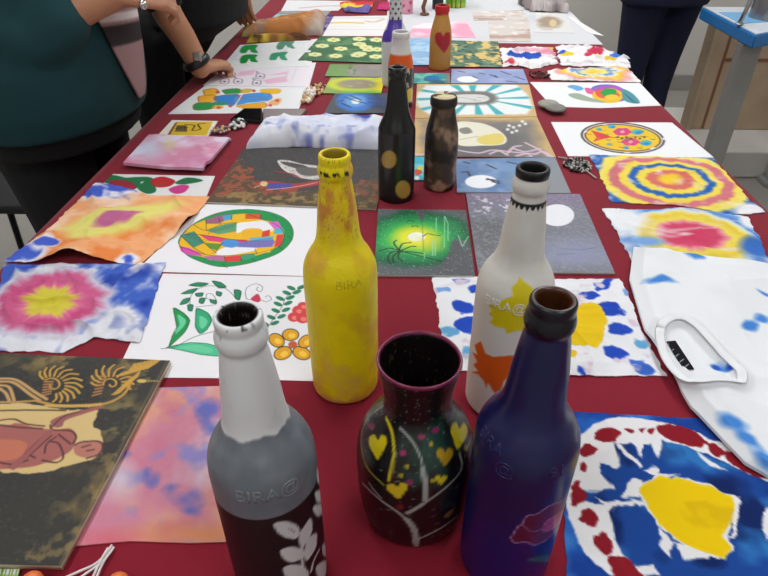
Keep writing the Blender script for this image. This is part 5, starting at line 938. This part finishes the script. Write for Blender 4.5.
def person(label, spine, yaw, hips, feet, arms, skull, cloth_top, cloth_legs, prof, top_name, leg_name, hem, sleeve, leg_r=(.105,.085,.062,.06), grow=1.0, vox=.005):
    """arms: list of (points shoulder..wrist, hand direction, back-of-hand normal, thumb side, curl)"""
    root=empty('person',(spine[0][0],spine[0][1],0),label,'person'); f_,s_=face_dir(yaw)
    bm=bmesh.new(); ring_loft(bm,torso_rings(spine,yaw,[(z,a*.93,b*.92,o) for z,a,b,o in prof])); sh=spine[-1]
    sk=Vector(skull); tube(bm,[Vector((sh[0],sh[1],prof[-1][0]-.05)),sk-Vector((0,0,.05))-f_*.02],[.062,.052],16); head(bm,skull,yaw)
    for (h,ft) in zip(hips,feet):
        k=((h[0]+ft[0])/2+f_[0]*.02,(h[1]+ft[1])/2+f_[1]*.02,.47); limb(bm,[h,k,(ft[0],ft[1],.07)],[.088,.066,.05,.036]); ring_loft(bm,[(Vector((ft[0],ft[1],.05))-f_*.07,s_*.026,Vector((0,0,.022))),(Vector((ft[0],ft[1],.045))+f_*.05,s_*.036,Vector((0,0,.022))),(Vector((ft[0],ft[1],.03))+f_*.12,s_*.032,Vector((0,0,.012)))],14)
    for pts,d,nn,th,cu in arms:
        limb(bm,pts,[.05,.044,.040,.036,.027]); hand(bm,pts[-1],d,nn,1.0,cu,thumb=th)
    b=bm_obj('body',bm,'skin_tan',root,True); fuse(b,.0042,4)
    bm=bmesh.new()
    for (h,ft) in zip(hips,feet):
        k=((h[0]+ft[0])/2+f_[0]*.02,(h[1]+ft[1])/2+f_[1]*.02,.47); limb(bm,[h,k,(ft[0],ft[1],.10)],list(leg_r)); 
    wz=[q for q in prof if q[0]<=1.0]; ring_loft(bm,torso_rings(spine,yaw,[(z,a*1.0*grow,b*1.0*grow,o) for z,a,b,o in wz])); t=bm_obj(leg_name,bm,cloth_legs,root,True); fuse(t,.008,6)
    bm=bmesh.new(); pr=[q for q in prof if q[0]>=hem]; ring_loft(bm,torso_rings(spine,yaw,[(z,a*1.06*grow,b*1.07*grow,o) for z,a,b,o in pr]))
    for pts,*_ in arms:
        q=resample(smooth_pts(pts,False,8),40); q=q[:max(3,int(40*sleeve))]; limb(bm,[tuple(x) for x in q[::4]]+[tuple(q[-1])],[.072,.066,.060,.056])
    tp_=bm_obj(top_name,bm,cloth_top,root,True); fuse(tp_,.007,8)
    face_parts(root,skull,yaw); hair(root,skull,yaw); shoes(root,feet,yaw); return root
# the woman in teal, leaning against the left table edge and facing across it
fem=[(.72,.20,.15,0),(.765,.213,.158,0),(.775,.215,.16,0),(.82,.225,.165,0),(.90,.23,.165,.0),(1.0,.215,.16,.0),(1.10,.205,.15,.0),(1.20,.21,.15,.0),(1.30,.215,.14,-.005),(1.37,.20,.115,-.01),(1.42,.13,.08,-.01),(1.46,.07,.065,0)]
h1=atY(116,-6,1.26); e1=atY(14,40,1.19)
P1=person('person in a teal jacket over a striped mauve top, standing at the left table edge',[(-.81,1.38,.74),(-.79,1.38,1.0),(-.755,1.38,1.46)],0.0,[(-.84,1.30,.80),(-.84,1.50,.80)],[(-.86,1.30),(-.86,1.51)],
    [([(-.80,1.22,1.36),(-.86,1.19,1.18),tuple(e1),((e1[0]*.45+h1[0]*.55),1.225,(e1[2]*.45+h1[2]*.55)),tuple(h1)],(.75,.55,-.15),(-.2,-.6,1),-1,1.0),
     ([(-.80,1.55,1.36),(-.79,1.58,1.18),(-.70,1.52,1.05),(-.60,1.45,1.07),(-.55,1.40,1.10)],(.6,-.7,.1),(.2,.5,1),1,.9)],(-.73,1.40,1.63),'teal_cloth','black_cloth',fem,'jacket','trousers',.765,.83,(.115,.09,.065,.06),1.06)
# mauve striped top showing between the jacket fronts
def patch(root, spine, yaw, prof, zr, ang, sc, name, mat, paint=None, n=170, th=.004):
    f_,s_=face_dir(yaw); zs=np.linspace(zr[0],zr[1],n); V=[]; C=[]
    pz=[q[0] for q in prof]
    for side in (0,1):
        for z in zs:
            a=np.interp(z,pz,[q[1] for q in prof])*sc; b=np.interp(z,pz,[q[2] for q in prof])*sc+.006; o=np.interp(z,pz,[q[3] for q in prof])
            cx=np.interp(z,[q[2] for q in spine],[q[0] for q in spine]); cy=np.interp(z,[q[2] for q in spine],[q[1] for q in spine]); l,h=ang(z)
            for t in np.linspace(l,h,64):
                k=1-side*.03; p_=Vector((cx,cy,z))+f_*(o+b*k*math.cos(t))+s_*a*k*math.sin(t); V.append(tuple(p_)); C.append(paint(z,t) if paint else (0,0,0))
    F_=[]; m=64; N=n*m
    for i in range(n-1):
        for j in range(m-1):
            a=i*m+j; F_.append((a,a+1,a+m+1,a+m)); F_.append((N+a,N+a+m,N+a+m+1,N+a+1))
    rim=[j for j in range(m)]+[i*m+m-1 for i in range(1,n)]+[(n-1)*m+j for j in range(m-2,-1,-1)]+[i*m for i in range(n-2,0,-1)]
    for i in range(len(rim)): a,b=rim[i],rim[(i+1)%len(rim)]; F_.append((a,N+a,N+b,b))
    return link(name,np_mesh(name,V,F_,np.array(C,float)),mat,root)
sp=[(-.81,1.38,.74),(-.79,1.38,1.0),(-.755,1.38,1.46)]
def ang(z): k=np.clip((z-.80)/.34,0,1)**.8; return (-.06-.62*k,.05+.30*k)
def pc_(z,t):
    z=z+.03*(t+.2)
    c=np.array((164,132,134),float)
    for a,b,q in ((.925,.965,(62,56,60)),(.972,.988,(226,220,218)),(.996,1.006,(70,58,60))):
        k=np.clip((z-a)/.004+.5,0,1)*np.clip((b-z)/.004+.5,0,1); c=c+(np.array(q)-c)*k
    return tuple(c)
patch(P1,sp,0.0,fem,(.80,1.36),ang,1.165,'striped_top','painted_cloth',pc_)['label']='mauve top with white and charcoal stripes'
bm=bmesh.new(); ball(bm,atY(143,5,1.235),.009,seg=12); bm_obj('ring',bm,'silver',P1,True)
# the person in black, one hand on the table
mal=[(.72,.185,.135,0),(.78,.19,.14,0),(.84,.195,.14,0),(.92,.19,.135,.0),(1.0,.18,.125,.0),(1.10,.18,.125,.0),(1.20,.19,.13,.0),(1.30,.20,.12,0),(1.37,.185,.10,-.005),(1.42,.12,.075,-.01),(1.46,.065,.06,0)]
w2=at(200,68,.795); e2=atY(163,8,1.60)
P2=person('person in black leaning one hand on the table, wearing a dark wristwatch',[(-.805,2.04,.72),(-.795,2.04,.765),(-.67,2.04,.83),(-.635,2.04,1.0),(-.57,2.04,1.46)],0.0,[(-.80,1.93,.80),(-.80,2.11,.80)],[(-.84,1.92),(-.84,2.12)],
    [([(-.60,1.83,1.36),(-.65,1.73,1.20),(e2[0],e2[1],e2[2]+.03),((w2[0]+e2[0])/2+.006,(w2[1]+e2[1])/2,(w2[2]+e2[2])/2),tuple(w2)],(.3,.95,-.12),(0,.1,1),-1,1.45),
     ([(-.62,2.19,1.36),(-.64,2.27,1.18),(-.60,2.27,1.06),(-.56,2.24,1.0),tuple(atY(236,-22,2.2))],(.1,-.05,-1),(-.3,-1,0),1,.35)],(-.54,2.0,1.64),'black_cloth','black_cloth',mal,'t_shirt','trousers',.79,.71,(.10,.08,.06,.055),1.03)
bm=bmesh.new(); d=(Vector(w2)-Vector(e2)).normalized(); c=Vector(w2)-d*.02; u=d.orthogonal().normalized(); v=d.cross(u)
tube(bm,[c+(u*math.cos(t)+v*math.sin(t))*.034 for t in np.linspace(0,2*math.pi,30)],[(.003,.010)]*30,8); wt_=bm_obj('watch_strap',bm,'black_plastic',P2,True)
bm=bmesh.new(); q=c+Vector((.4,-.7,.5)).normalized()*.036; box(bm,q,(.022,.012,.024),.003); bm_obj('watch_face',bm,'silver',wt_)
# the person in navy trousers at the far right
y3=math.radians(100); f3,s3=face_dir(y3); c3=Vector((1.14,3.02,0)); h=[(c3+s3*k*.085)[:2] for k in (-1,1)]; ft=[(c3+s3*k*.07)[:2] for k in (-1,1)]
P3=person('person in navy trousers standing beyond the right table edge',[(1.14,3.02,.72),(1.14,3.02,1.0),(1.15,3.03,1.46)],y3,[(*h[0],.82),(*h[1],.82)],[tuple(ft[0]),tuple(ft[1])],
    [([tuple(c3+s3*k*.2+Vector((0,0,1.36))),tuple(c3+s3*k*.25+Vector((0,0,1.2))),tuple(c3+s3*k*.27+f3*.04+Vector((0,0,1.08))),tuple(c3+s3*k*.25+f3*.16+Vector((0,0,1.08))),tuple(c3+s3*k*.14+f3*.24+Vector((0,0,1.1)))],tuple(-s3*k+f3*.2),tuple(f3*1+Vector((0,0,.3))),k,.5) for k in (-1,1)],tuple(c3+Vector((0.01,.02,1.63))),'grey_shirt','navy_cloth',mal,'shirt','trousers',.92,.9,(.112,.084,.062,.062),1.08)
